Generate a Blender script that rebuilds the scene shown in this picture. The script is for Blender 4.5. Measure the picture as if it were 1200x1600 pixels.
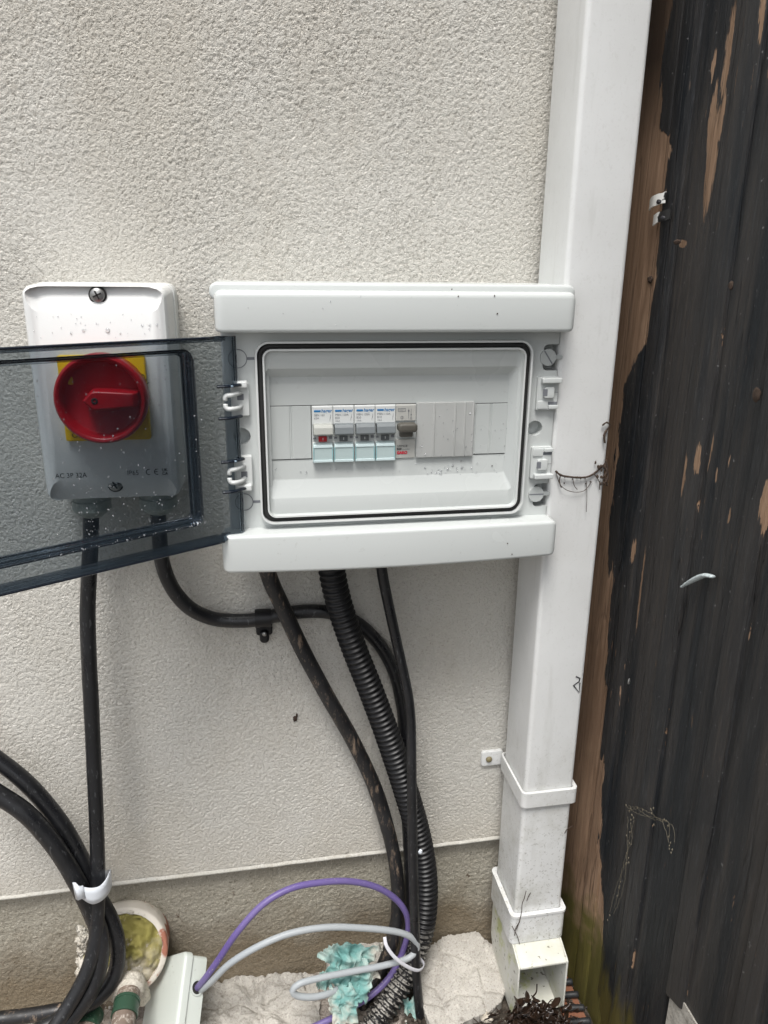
import bpy, bmesh, math, random
import numpy as np
from mathutils import Vector, Matrix, noise
random.seed(7); rng = np.random.default_rng(7)
for o in list(bpy.data.objects): bpy.data.objects.remove(o)
sc = bpy.context.scene
R = math.radians

# ------------------------------------------------------------------ camera
CR = Vector((0.9844, -0.1754, 0.0110)).normalized()      # camera right
CF = Vector((0.1704, 0.9374, -0.3037)).normalized()      # camera forward
CU = CR.cross(CF).normalized(); CR = CF.cross(CU).normalized()
CP = Vector((-0.0166262, -0.6981072, 0.1524131)); FPX = 1188.3153
cam = bpy.data.objects.new('camera', bpy.data.cameras.new('camera'))
sc.collection.objects.link(cam); sc.camera = cam
cam.matrix_world = Matrix(((CR.x, CU.x, -CF.x, CP.x), (CR.y, CU.y, -CF.y, CP.y), (CR.z, CU.z, -CF.z, CP.z), (0, 0, 0, 1)))
cam.data.sensor_fit = 'VERTICAL'; cam.data.sensor_height = 24.0; cam.data.lens = 24.0 * FPX / 1600
cam.data.clip_start = 0.01; cam.data.clip_end = 400
# ------------------------------------------------------------------ world and sun (overcast day)
W = bpy.data.worlds.new("World"); sc.world = W; W.use_nodes = True
wn = W.node_tree; bg = wn.nodes['Background']
sky = wn.nodes.new('ShaderNodeTexSky'); sky.sky_type = 'NISHITA'; sky.sun_disc = False
SUN_EL, SUN_AZ = R(66), R(200)          # azimuth measured clockwise from +Y
sky.sun_elevation = SUN_EL; sky.sun_rotation = SUN_AZ; sky.dust_density = 4.0; sky.air_density = 1.0; sky.ozone_density = 1.0
hs = wn.nodes.new('ShaderNodeHueSaturation'); hs.inputs['Saturation'].default_value = 0.28   # overcast: nearly grey sky
wn.links.new(sky.outputs[0], hs.inputs['Color']); wn.links.new(hs.outputs[0], bg.inputs['Color'])
bg.inputs['Strength'].default_value = 0.115
sl = bpy.data.lights.new('sun', 'SUN'); sl.energy = 1.7; sl.angle = R(20); sl.color = (1, .975, .94)
so = bpy.data.objects.new('sun', sl); sc.collection.objects.link(so)
sd = Vector((math.sin(SUN_AZ) * math.cos(SUN_EL), math.cos(SUN_AZ) * math.cos(SUN_EL), math.sin(SUN_EL)))
so.rotation_euler = sd.to_track_quat('Z', 'Y').to_euler(); so.location = (0, -3, 4)
sc.view_settings.view_transform = 'Standard'; sc.view_settings.look = 'None'
sc.view_settings.gamma = 1; sc.view_settings.exposure = 0.82
sc.cycles.max_bounces = 8; sc.cycles.transparent_max_bounces = 16

def at(px, py, Y):
    """world point at depth plane Y seen at photograph pixel (px, py)"""
    d = CF + CR * ((px - 600) / FPX) - CU * ((py - 800) / FPX)
    return CP + d * ((Y - CP.y) / d.y)
def atx(px, py, X):
    d = CF + CR * ((px - 600) / FPX) - CU * ((py - 800) / FPX)
    return CP + d * ((X - CP.x) / d.x)

# ------------------------------------------------------------------ materials
class NT:
    def __init__(s, name, disp=False):
        s.m = bpy.data.materials.new(name); s.m.use_nodes = True; s.t = s.m.node_tree
        s.b = s.t.nodes['Principled BSDF']; s.out = s.t.nodes['Material Output']
        s.tc = s.t.nodes.new('ShaderNodeNewGeometry').outputs['Position']
    def n(s, k, **kw):
        x = s.t.nodes.new(k)
        for a, v in kw.items(): setattr(x, a, v)
        return x
    def L(s, a, b): s.t.links.new(a, b)
    def mp(s, sc_=(1, 1, 1), loc=(0, 0, 0), rot=(0, 0, 0)):
        x = s.n('ShaderNodeMapping'); x.inputs['Scale'].default_value = sc_; x.inputs['Location'].default_value = loc; x.inputs['Rotation'].default_value = rot
        s.L(s.tc, x.inputs['Vector']); return x.outputs[0]
    def noise(s, scale, detail=4, rough=.55, vec=None, dist=0):
        x = s.n('ShaderNodeTexNoise'); x.inputs['Scale'].default_value = scale; x.inputs['Detail'].default_value = detail
        x.inputs['Roughness'].default_value = rough; x.inputs['Distortion'].default_value = dist
        s.L(vec or s.tc, x.inputs['Vector']); return x.outputs['Fac']
    def voro(s, scale, vec=None, feature='F1', rnd=1):
        x = s.n('ShaderNodeTexVoronoi'); x.feature = feature; x.inputs['Scale'].default_value = scale; x.inputs['Randomness'].default_value = rnd
        s.L(vec or s.tc, x.inputs['Vector']); return x.outputs['Distance']
    def ramp(s, fac, stops):
        x = s.n('ShaderNodeValToRGB'); cr = x.color_ramp
        while len(cr.elements) < len(stops): cr.elements.new(.5)
        for e, (p, c) in zip(cr.elements, stops):
            e.position = p; e.color = (c, c, c, 1) if isinstance(c, (int, float)) else (*c, 1)
        s.L(fac, x.inputs['Fac']); return x.outputs['Color']
    def mix(s, fac, a, b, mode='MIX'):
        x = s.n('ShaderNodeMix'); x.data_type = 'RGBA'; x.blend_type = mode; x.clamp_factor = True
        for v, i in ((fac, 0), (a, 6), (b, 7)):
            if isinstance(v, (int, float)): x.inputs[i].default_value = v if i == 0 else (v, v, v, 1)
            elif isinstance(v, tuple): x.inputs[i].default_value = (*v, 1)
            else: s.L(v, x.inputs[i])
        return x.outputs[2]
    def math(s, op, a, b=0.0, c=None, clamp=False):
        x = s.n('ShaderNodeMath', operation=op); x.use_clamp = clamp
        for i, v in enumerate((a, b) if c is None else (a, b, c)):
            if isinstance(v, (int, float)): x.inputs[i].default_value = v
            else: s.L(v, x.inputs[i])
        return x.outputs[0]
    def sep(s):
        x = s.n('ShaderNodeSeparateXYZ'); s.L(s.tc, x.inputs[0]); return x.outputs
    def bump(s, h, dist, strength=1.0):
        x = s.n('ShaderNodeBump'); x.inputs['Distance'].default_value = dist; x.inputs['Strength'].default_value = strength
        s.L(h, x.inputs['Height']); s.L(x.outputs[0], s.b.inputs['Normal']); return x
    def set(s, col=None, rough=None, spec=None, **kw):
        for k, v in (('Base Color', col), ('Roughness', rough), ('Specular IOR Level', spec), *kw.items()):
            if v is None: continue
            i = s.b.inputs[k]
            if isinstance(v, (int, float)): i.default_value = v
            elif isinstance(v, tuple): i.default_value = (*v, 1) if len(v) == 3 else v
            else: s.L(v, i)
        return s

def plastic(name, col, rough=.35, speck=.25, dirt=(.12, .1, .07), amt=.08, bumpd=.00007, speck_scale=260, spec=.4, coat=0):
    k = NT(name)
    big = k.noise(9, 3, .4); c = k.mix(k.ramp(big, [(.25, 0), (.8, 1)]), col, tuple(x * (1 - amt) + d * amt for x, d in zip(col, dirt)))
    sp = k.ramp(k.noise(speck_scale, 2, .5), [(.665, 0), (.70, 1)])
    msk = k.math('MULTIPLY', sp, k.ramp(k.noise(22, 2), [(.45, 0), (.7, 1)]))
    c = k.mix(k.math('MULTIPLY', msk, speck), c, dirt)
    k.set(c, k.ramp(k.noise(12, 2), [(.2, max(rough - .04, .05)), (.8, rough + .05)]), spec)
    k.bump(k.noise(900, 2), bumpd, .4)
    if coat: k.set(**{'Coat Weight': coat})
    return k.m
M = {}
M['abs'] = plastic('grey_abs', (.565, .59, .58), .24, .12, amt=.02)
M['abs_in'] = plastic('grey_abs_inner', (.49, .515, .505), .27, .12, amt=.02)
M['abs_mark'] = plastic('grey_abs_clip', (.66, .68, .67), .35, .1)
M['blank'] = plastic('grey_blank', (.42, .43, .42), .42, .2)
M['switch'] = plastic('white_pvc_cover', (.72, .73, .72), .32, .3, (.35, .28, .2), .07)
M['switch_back'] = plastic('grey_white_base', (.62, .63, .61), .4, .2)
M['gland'] = plastic('grey_gland', (.30, .33, .30), .4, .2)
M['gasket'] = plastic('black_rubber', (.02, .02, .02), .7, .3, (.1, .1, .09))
M['yellow'] = plastic('yellow_plastic', (.85, .55, .01), .35, .15)
M['red'] = plastic('red_plastic', (.42, .004, .012), .33, .1, (.1, 0, 0), .1)
M['steel'] = plastic('screw_steel', (.35, .35, .34), .35, .3); M['steel'].node_tree.nodes['Principled BSDF'].inputs['Metallic'].default_value = .8
M['dark'] = plastic('dark_recess', (.02, .02, .02), .8, .1)
M['brk'] = plastic('breaker_white', (.66, .68, .67), .38, .05)
M['brk_grey'] = plastic('breaker_light_grey', (.47, .47, .44), .42, .1)
M['tog_l'] = plastic('toggle_light', (.40, .41, .38), .4, .1)
M['tog_d'] = plastic('toggle_grey', (.17, .19, .20), .4, .05)
M['tog_b'] = plastic('toggle_brown_grey', (.085, .08, .068), .4, .05)
M['indr'] = plastic('indicator_red', (.45, .01, .02), .4, .05)
M['indg'] = plastic('indicator_grey', (.11, .12, .125), .4, .05)
M['logo'] = plastic('logo_blue', (.01, .17, .42), .4, .0)
M['redink'] = plastic('red_ink', (.6, .02, .05), .4, .0)
M['ink'] = plastic('black_ink', (.03, .03, .035), .5, .0)
M['greyink'] = plastic('grey_ink', (.18, .19, .21), .5, .0)
M['cover'] = plastic('aqua_cover', (.40, .49, .49), .15, .0)
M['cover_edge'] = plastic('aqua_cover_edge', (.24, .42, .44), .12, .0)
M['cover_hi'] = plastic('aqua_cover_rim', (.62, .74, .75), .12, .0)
M['whitetape'] = plastic('white_tape', (.70, .74, .79), .35, .05)
M['purple'] = plastic('purple_sheath', (.115, .08, .26), .4, .7, (.5, .47, .42), .15, speck_scale=340)
M['greysheath'] = plastic('grey_sheath', (.33, .36, .38), .45, .45, (.5, .45, .38), .15, speck_scale=300)
M['ty'] = plastic('cable_tie_nylon', (.58, .58, .62), .4, .1)
M['jbox'] = plastic('junction_box_grey', (.56, .60, .56), .42, .5, (.25, .24, .2), .12)
M['green'] = plastic('green_band', (.004, .045, .022), .3, .9, (.5, .5, .42), .1, speck_scale=380)
M['bluey'] = plastic('lid_pin_blue', (.25, .33, .4), .2, 0)

def upvc():
    k = NT('weathered_upvc'); o = k.sep()
    base = k.mix(k.ramp(k.noise(9, 4), [(.3, 0), (.7, 1)]), (.71, .72, .715), (.64, .645, .635))
    streak = k.ramp(k.noise(70, 3, .6, k.mp((1, 1, .12))), [(.58, 0), (.78, 1)])
    c = k.mix(k.math('MULTIPLY', streak, .24), base, (.30, .30, .26))
    low = k.math('MULTIPLY_ADD', o[2], -2.2, -.62, clamp=True)         # dirtier towards the gully it splashes from
    s1 = k.ramp(k.noise(420, 2, .5), [(.63, 0), (.67, 1)])
    s2 = k.ramp(k.noise(210, 3, .7, k.mp((1, 1, .6), (3, 1, 2))), [(.62, 0), (.66, 1)])
    c = k.mix(k.math('MULTIPLY', s1, k.math('MULTIPLY_ADD', low, .9, .05)), c, (.16, .15, .12))
    c = k.mix(k.math('MULTIPLY', s2, k.math('MULTIPLY_ADD', low, .5, .06)), c, (.20, .17, .12))
    film = k.ramp(k.noise(34, 6, .7), [(.44, 0), (.66, 1)])
    c = k.mix(k.math('MULTIPLY', film, k.math('MULTIPLY_ADD', low, .75, .04)), c, (.30, .29, .22))
    k.set(c, k.ramp(k.noise(50, 3), [(.3, .3), (.7, .5)]), .4); k.bump(k.noise(45, 4, .6), .0008, .35)
    return k.m
M['upvc'] = upvc()
def shoe():
    k = NT('algae_stained_upvc')
    c = k.mix(k.ramp(k.noise(30, 4), [(.35, 0), (.7, 1)]), (.65, .65, .61), (.52, .52, .44))
    c = k.mix(k.math('MULTIPLY', k.ramp(k.noise(38, 4, .7, k.mp((1, 1, 1), (4, 2, 9))), [(.56, 0), (.68, 1)]), .7), c, (.42, .46, .12))
    c = k.mix(k.math('MULTIPLY', k.ramp(k.noise(190, 2), [(.64, 0), (.70, 1)]), .75), c, (.10, .085, .05))
    k.set(c, .5, .35); k.bump(k.noise(60, 4), .001, .4); return k.m
M['shoe'] = shoe()

def stucco(name, c1, c2, speckc, dispd, scale, bare=False):
    k = NT(name); o = k.sep()
    n0 = k.noise(6, 3); n1 = k.noise(scale, 4, .58, k.mp((1, 1, 1), (0, 0, 0), (0, R(35), 0)), .25); n2 = k.noise(scale * 2.7, 3, .6)
    pits = k.ramp(n1, [(.36, 0), (.50, .72), (.62, 1)])
    top0 = k.math('MULTIPLY_ADD', o[2], 2.2, .05, clamp=True)
    h = k.math('ADD', k.math('MULTIPLY', pits, k.math('MULTIPLY_ADD', top0, .22, .45)), k.math('MULTIPLY', n2, k.math('MULTIPLY_ADD', top0, .60, .34)))
    calm = k.ramp(k.noise(9, 3, .5, k.mp((1, 1, 1), (2, 5, 1))), [(.3, .55), (.7, 1.05)])
    h = k.math('MULTIPLY', h, calm)
    c = k.mix(k.ramp(n0, [(.3, 0), (.7, 1)]), c1, c2)
    c = k.mix(k.math('MULTIPLY', k.ramp(k.noise(520, 2, .5), [(.58, 0), (.68, 1)]), .5), c, speckc)
    c = k.mix(k.math('MULTIPLY', k.ramp(k.noise(420, 2, .5, k.mp((1, 1, 1), (7, 3, 1))), [(.60, 0), (.70, 1)]), .35), c, tuple(min(1, x * 1.35) for x in c1))
    top = k.math('MULTIPLY_ADD', o[2], 1.4, -.02, clamp=True)          # darker specks, denser high on the wall
    c = k.mix(k.math('MULTIPLY', k.ramp(k.noise(330, 3, .6, k.mp((1, 1, 1), (1, 9, 4))), [(.53, 0), (.63, 1)]), k.math('MULTIPLY_ADD', top, .75, .05)), c, (.24, .215, .185))
    c = k.mix(k.math('MULTIPLY', k.ramp(k.noise(4.5, 6, .65, k.mp((1, 1, .45), (8, 8, 3))), [(.46, 0), (.66, 1)]), .34), c, (.42, .38, .31))
    splash = k.math('ADD', k.math('MULTIPLY_ADD', o[2], -9, -3.7), k.math('MULTIPLY', k.math('SUBTRACT', k.noise(24, 4), .5), 1.8), clamp=True)
    c = k.mix(k.math('MULTIPLY', splash, .30), c, (.36, .31, .23))
    k.set(c, .85, .25)
    d = k.n('ShaderNodeDisplacement'); d.inputs['Midlevel'].default_value = .5; d.inputs['Scale'].default_value = dispd
    k.L(h, d.inputs['Height']); k.L(d.outputs[0], k.out.inputs['Displacement']); k.m.displacement_method = 'BOTH'
    return k.m
M['render'] = stucco('cream_render', (.535, .518, .474), (.575, .56, .52), (.30, .275, .235), .0021, 310)

def plinth():
    k = NT('grey_plinth'); o = k.sep()
    c = k.mix(k.ramp(k.noise(10, 4), [(.3, 0), (.7, 1)]), (.34, .32, .27), (.27, .25, .20))
    c = k.mix(k.math('MULTIPLY', k.ramp(k.noise(460, 2), [(.58, 0), (.68, 1)]), .6), c, (.50, .47, .40))
    c = k.mix(k.math('MULTIPLY', k.ramp(k.noise(300, 2, .5, k.mp((1, 1, 1), (5, 5, 5))), [(.60, 0), (.7, 1)]), .6), c, (.12, .10, .07))
    low = k.math('ADD', k.math('MULTIPLY_ADD', o[2], -11, -6.4), k.math('MULTIPLY', k.noise(16, 4), 1.4))
    c = k.mix(k.math('MULTIPLY', k.ramp(low, [(.25, 0), (.95, 1)]), .75), c, (.13, .095, .055))
    c = k.mix(k.math('MULTIPLY', k.ramp(k.noise(70, 4), [(.70, 0), (.76, 1)]), .9), c, (.08, .05, .03))
    k.set(c, .9, .2)
    h = k.math('ADD', k.noise(190, 4, .65), k.math('MULTIPLY', k.noise(30, 3), .8))
    d = k.n('ShaderNodeDisplacement'); d.inputs['Midlevel'].default_value = .5; d.inputs['Scale'].default_value = .0035
    k.L(h, d.inputs['Height']); k.L(d.outputs[0], k.out.inputs['Displacement']); k.m.displacement_method = 'BOTH'
    return k.m
M['plinth'] = plinth()

def concrete(name, c1, c2, dark, crack=0, d=.004, sc_=60):
    k = NT(name)
    c = k.mix(k.ramp(k.noise(25, 5), [(.3, 0), (.7, 1)]), c1, c2)
    c = k.mix(k.math('MULTIPLY', k.ramp(k.noise(560, 3), [(.54, 0), (.66, 1)]), .5), c, dark)
    c = k.mix(k.math('MULTIPLY', k.ramp(k.noise(240, 2, .5, k.mp((1, 1, 1), (3, 3, 3))), [(.6, 0), (.7, 1)]), .4), c, tuple(min(.9, x * 1.3) for x in c1))
    c = k.mix(k.math('MULTIPLY', k.ramp(k.noise(48, 5, .7, k.mp((1, 1, 1), (9, 3, 3))), [(.62, 0), (.68, 1)]), .5), c, dark)
    k.set(c, .9, .2)
    h = k.math('ADD', k.noise(sc_, 6, .65), k.math('MULTIPLY', k.noise(400, 3), .25))
    k.bump(h, d, .9); return k.m
M['conc'] = concrete('pale_mortar', (.48, .455, .41), (.37, .35, .315), (.15, .13, .11), d=.0022, sc_=120)
M['mortar'] = concrete('white_mortar', (.62, .59, .52), (.52, .47, .39), (.25, .21, .15), d=.006)
M['postconc'] = concrete('grey_concrete', (.40, .38, .34), (.30, .28, .25), (.12, .11, .09))

def ground():
    k = NT('gritty_ground'); o = k.sep()
    pale = k.mix(k.ramp(k.noise(40, 5), [(.3, 0), (.7, 1)]), (.52, .46, .41), (.38, .33, .28))
    pale = k.mix(k.math('MULTIPLY', k.ramp(k.noise(420, 2), [(.57, 0), (.66, 1)]), .7), pale, (.20, .17, .14))
    pale = k.mix(k.ramp(k.voro(70, k.mp((1, 1, 1)), 'DISTANCE_TO_EDGE'), [(.0, .5), (.05, 0)]), pale, (.12, .09, .07))
    soil = k.mix(k.ramp(k.noise(120, 4), [(.35, 0), (.7, 1)]), (.030, .023, .017), (.12, .10, .08))
    soil = k.mix(k.ramp(k.noise(170, 3, .5, k.mp((1, 1, 1), (4, 4, 4))), [(.66, 0), (.70, 1)]), soil, (.42, .39, .33))
    m = k.math('ADD', k.math('MULTIPLY_ADD', o[0], 30, -3.2), k.math('MULTIPLY', k.math('SUBTRACT', k.noise(38, 4), .5), 5), clamp=True)
    far = k.math('MULTIPLY_ADD', o[1], -8, -2.0, clamp=True)
    c = k.mix(m, pale, soil)
    patio = k.mix(k.ramp(k.noise(3, 5), [(.3, 0), (.7, 1)]), (.24, .235, .225), (.19, .185, .175))
    k.set(k.mix(far, c, patio), .85, .3)
    k.bump(k.math('ADD', k.noise(90, 6, .7), k.math('MULTIPLY', k.noise(420, 3), .4)), .006, 1); return k.m
M['ground'] = ground()

def cable_mat(name, base=(.0075, .0078, .009), rough=.33, scuff=(.30, .25, .20), amt=.5, lo=.60):
    k = NT(name)
    c = k.mix(k.ramp(k.noise(26, 4), [(.4, 0), (.75, 1)]), base, tuple(x * 1.9 for x in base))
    s = k.ramp(k.noise(75, 5, .75, k.mp((1.5, 1.5, .4))), [(lo, 0), (lo + .14, 1)])
    c = k.mix(k.math('MULTIPLY', s, amt), c, scuff)
    s2 = k.ramp(k.noise(420, 2, .6, k.mp((1, 1, .3))), [(.63, 0), (.69, 1)])
    c = k.mix(k.math('MULTIPLY', s2, .18), c, scuff)
    k.set(c, k.ramp(k.noise(40, 4), [(.35, rough - .08), (.7, rough + .22)]), .5); k.bump(k.noise(130, 4), .0006, .4); return k.m
M['cable'] = cable_mat('black_sheath', amt=.22, lo=.63, scuff=(.25, .26, .27))
M['cable_dirty'] = cable_mat('muddy_black_sheath', (.010, .010, .011), .45, (.34, .25, .18), .65, .55)
M['conduit'] = cable_mat('black_corrugated', (.012, .012, .013), .25, (.3, .27, .22), .15, .7)
M['pipe_br'] = cable_mat('dusty_brown_pipe', (.12, .09, .07), .6, (.55, .50, .44), .75, .50)

def conduit_low():
    k = NT('dusty_black_corrugated'); g = k.n('ShaderNodeNewGeometry'); sx = k.n('ShaderNodeSeparateXYZ')
    k.L(g.outputs['Normal'], sx.inputs[0])
    dust = k.math('MULTIPLY', k.ramp(k.noise(260, 3, .6), [(.44, 0), (.54, 1)]), k.ramp(k.math('MULTIPLY', k.sep()[2], -1), [(.55, 0), (.585, .85)]))
    up = k.math('MULTIPLY_ADD', sx.outputs[2], 3.2, -1.0, clamp=True)
    k.set(k.mix(k.math('MULTIPLY', dust, k.math('MULTIPLY', up, .8)), (.006, .006, .007), (.42, .40, .36)), .40, .4); return k.m
M['conduit'] = conduit_low()

def fence_mat():
    k = NT('flaking_black_stained_timber'); o = k.sep()
    grain = k.noise(210, 6, .75, k.mp((1, 1, .055)), .5); grain2 = k.noise(640, 5, .75, k.mp((1, 1, .07), (3, 3, 3)))
    broad = k.noise(22, 5, .6, k.mp((1, 1, .10), (6, 1, 2)))
    paint = k.mix(k.ramp(broad, [(.42, 0), (.64, 1)]), (.0068, .0095, .0125), (.034, .0315, .030))
    paint = k.mix(k.math('MULTIPLY', k.ramp(grain, [(.50, 0), (.66, 1)]), k.math('MULTIPLY_ADD', k.ramp(broad, [(.42, 0), (.6, 1)]), .45, .10)), paint, (.068, .057, .047))
    paint = k.mix(k.math('MULTIPLY', k.ramp(grain2, [(.56, 0), (.66, 1)]), .38), paint, (.075, .08, .085))
    wood = k.mix(k.ramp(grain, [(.3, 0), (.7, 1)]), (.36, .235, .155), (.17, .105, .062))
    wood = k.mix(k.math('MULTIPLY', k.ramp(grain2, [(.5, 0), (.7, 1)]), .5), wood, (.34, .25, .17))
    Y, Z = o[1], o[2]
    rag = k.math('MULTIPLY', k.math('SUBTRACT', k.noise(60, 5, .7, k.mp((1, 1, .18))), .5), .045)
    rag2 = k.math('MULTIPLY', k.math('SUBTRACT', k.noise(9, 3, .6, k.mp((1, 1, 1), (0, 5, 4))), .5), .03)
    yr = k.math('ADD', k.math('ADD', Y, rag), rag2)
    # border of the paint as a function of height: the brush could not reach behind the downpipe
    cv = k.n('ShaderNodeFloatCurve'); pts = [(0, -.125), (.12, -.105), (.2, -.09), (.32, -.070), (.5, -.060), (.62, -.034), (.70, -.033), (.745, -.064), (.80, -.080), (.86, -.076), (.90, -.076), (.915, -.055), (1, -.046)]
    pts = [((a), (b + .2) / .25) for a, b in pts]
    cm = cv.mapping.curves[0]
    while len(cm.points) < len(pts): cm.points.new(.5, .5)
    for q, (a, b) in zip(cm.points, pts): q.location = (a, b); q.handle_type = 'VECTOR'
    cv.mapping.update(); k.L(k.math('MULTIPLY_ADD', Z, 1.0, .65, clamp=True), cv.inputs['Value'])
    lim = k.math('MULTIPLY_ADD', cv.outputs[0], .25, -.2)
    bare = k.math('MULTIPLY', k.math('SUBTRACT', yr, lim), 900, clamp=True)
    # flaked patches (centre y, centre z, half-width, half-height)
    for (py_, pz, ry, rz) in ((-.1255, .232, .0065, .036), (-.1185, .262, .003, .03), (-.131, .262, .003, .018), (-.128, .305, .0045, .03), (-.112, .30, .0025, .012), (-.0985, .175, .006, .003),
                              (-.166, .012, .003, .012), (-.153, -.005, .002, .018), (-.1475, .018, .0018, .012), (-.176, .02, .001, .014), (-.187, .005, .0012, .006), (-.251, .0, .004, .02), (-.262, -.03, .003, .014),
                              (-.1, -.13, .0016, .04), (-.085, -.095, .003, .012), (-.15, .30, .002, .03), (-.168, .32, .002, .02), (-.21, -.02, .001, .006), (-.2, .02, .001, .006)):
        a = k.math('DIVIDE', k.math('SUBTRACT', k.math('ADD', Y, k.math('MULTIPLY', rag, .30)), py_), ry)
        b = k.math('DIVIDE', k.math('SUBTRACT', Z, pz), rz)
        r2 = k.math('ADD', k.math('MULTIPLY', a, a), k.math('MULTIPLY', b, b))
        bare = k.math('MAXIMUM', bare, k.math('MULTIPLY', k.math('SUBTRACT', k.math('ADD', 1.0, k.math('MULTIPLY', k.math('SUBTRACT', k.math('ADD', k.math('MULTIPLY', grain, .5), k.math('MULTIPLY', grain2, .5)), .5), 6.5)), r2), 12, clamp=True))
    flake = k.math('MULTIPLY', k.ramp(k.noise(190, 4, .7, k.mp((1, 1, .12), (9, 9, 9))), [(.675, 0), (.685, 1)]), k.ramp(k.noise(12, 3, .5, k.mp((1, 1, .5), (2, 2, 2))), [(.50, 0), (.62, .8)]))
    bare = k.math('MAXIMUM', bare, flake)
    for e_, w_ in ((-.1505, .0010), (-.1712, .0012), (-.2325, .0012), (-.2535, .0012), (-.335, .0012)):
        d_ = k.math('SUBTRACT', 1.0, k.math('DIVIDE', k.math('ABSOLUTE', k.math('SUBTRACT', Y, e_)), w_), clamp=True)
        bare = k.math('MAXIMUM', bare, k.math('MULTIPLY', k.math('SUBTRACT', k.math('MULTIPLY', d_, k.ramp(k.noise(42, 5, .7, k.mp((1, 1, .5), (2, e_ * 40, 1))), [(.58, 0), (.66, 1)])), .3), 8, clamp=True))
    crack = k.ramp(k.noise(75, 3, .5, k.mp((1, 1, .03), (4, 4, 4))), [(.492, 0), (.5, 1), (.508, 0)])
    paint = k.mix(k.math('MULTIPLY', crack, .75), paint, (.002, .002, .002)); wood = k.mix(k.math('MULTIPLY', crack, .6), wood, (.03, .017, .01))
    stain = k.ramp(k.noise(22, 4, .6, k.mp((1, 1, .25), (1, 2, 6))), [(.45, 0), (.62, 1)])
    wood = k.mix(k.math('MULTIPLY', stain, .45), wood, (.09, .05, .028))
    topd = k.math('MULTIPLY_ADD', Z, 14, -3.5, clamp=True)           # bare timber darker high up and towards the wall
    wood = k.mix(k.math('MULTIPLY', topd, k.math('MULTIPLY', k.math('SUBTRACT', Y, -.08), 25, clamp=True)), wood, (.050, .030, .018))
    moss = k.mix(k.noise(50, 4, .6, k.mp((1, 1, .3))), (.035, .034, .006), (.15, .125, .028))
    mm = k.math('ADD', k.math('MULTIPLY_ADD', Z, -16, -8.0), k.math('MULTIPLY', k.math('SUBTRACT', k.noise(40, 4), .5), 2.5), clamp=True)
    wood = k.mix(mm, wood, moss)
    mossp = k.math('ADD', k.math('MULTIPLY_ADD', Z, -22, -12.1), k.math('MULTIPLY', k.math('SUBTRACT', k.noise(55, 4, .6, k.mp((1, 1, .3), (2, 2, 2))), .5), 5.0), clamp=True)
    paint = k.mix(k.math('MULTIPLY', mossp, .8), paint, (.085, .07, .014))
    sp = k.ramp(k.noise(260, 2, .5), [(.735, 0), (.75, 1)]); paint = k.mix(k.math('MULTIPLY', sp, .35), paint, (.4, .4, .4))
    k.set(k.mix(bare, paint, wood), k.mix(bare, k.ramp(grain, [(.4, .40), (.7, .60)]), .8), .34)
    h = k.math('ADD', k.math('MULTIPLY', grain, .8), k.math('MULTIPLY', grain2, .35)); h = k.math('SUBTRACT', h, k.math('MULTIPLY', bare, .45))
    k.bump(k.math('SUBTRACT', h, k.math('MULTIPLY', crack, .5)), .0013, .9); return k.m
M['fence'] = fence_mat()

def lid_mat(name='smoked_polycarbonate', tint=(.625, .66, .685, 1)):
    k = NT(name); t = k.t
    tr = k.n('ShaderNodeBsdfTransparent'); tr.inputs[0].default_value = tint
    gl = k.n('ShaderNodeBsdfGlossy'); gl.inputs['Roughness'].default_value = .06; gl.inputs[0].default_value = (.9, .95, 1, 1)
    df = k.n('ShaderNodeBsdfDiffuse'); df.inputs[0].default_value = (.07, .10, .13, 1)  # bluish diffuse veil: the milky sky reflection put into the plastic's colour
    m0 = k.n('ShaderNodeMixShader'); k.L(k.ramp(k.noise(30, 4), [(.3, .05), (.75, .11)]), m0.inputs[0]); k.L(tr.outputs[0], m0.inputs[1]); k.L(df.outputs[0], m0.inputs[2])
    fr = k.n('ShaderNodeFresnel'); fr.inputs[0].default_value = 1.45
    fm = k.math('MULTIPLY', fr.outputs[0], .8)
    m1 = k.n('ShaderNodeMixShader'); k.L(fm, m1.inputs[0]); k.L(m0.outputs[0], m1.inputs[1]); k.L(gl.outputs[0], m1.inputs[2])
    k.L(m1.outputs[0], k.out.inputs['Surface']); return k.m
M['lid'] = lid_mat(); M['lid_steep_dark'] = lid_mat('smoked_polycarbonate_steep_dark', (.25, .28, .31, 1))  # second, darker tint for steep faces stands in for grazing-view darkening
def lid_edge_mat():
    k = NT('smoked_polycarbonate_edge')
    k.set((.006, .010, .018), .12, .6); return k.m
M['lid_edge'] = lid_edge_mat()
def drop_mat():
    k = NT('water'); k.set((.97, .98, 1), .03, .8, **{'Transmission Weight': .82, 'IOR': 1.36}); return k.m  # whitish share in the water stands in for the drops' glints
M['water'] = drop_mat()
def moss_mat():
    k = NT('mossy_mortar'); o = k.sep()
    g = k.mix(k.noise(60, 5, .65), (.26, .24, .05), (.52, .45, .18)); mo = k.mix(k.noise(90, 4), (.66, .62, .52), (.50, .42, .28))
    m = k.math('ADD', k.math('MULTIPLY_ADD', o[2], 32, 18.1), k.math('MULTIPLY', k.math('SUBTRACT', k.noise(45, 4), .5), 2.6), clamp=True)
    c = k.mix(m, mo, g); c = k.mix(k.ramp(k.noise(120, 4, .7), [(.62, 0), (.68, 1)]), c, (.62, .56, .46))
    k.set(c, .95, .1); k.bump(k.noise(160, 6, .75), .005, 1); return k.m
M['moss'] = moss_mat()
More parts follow.
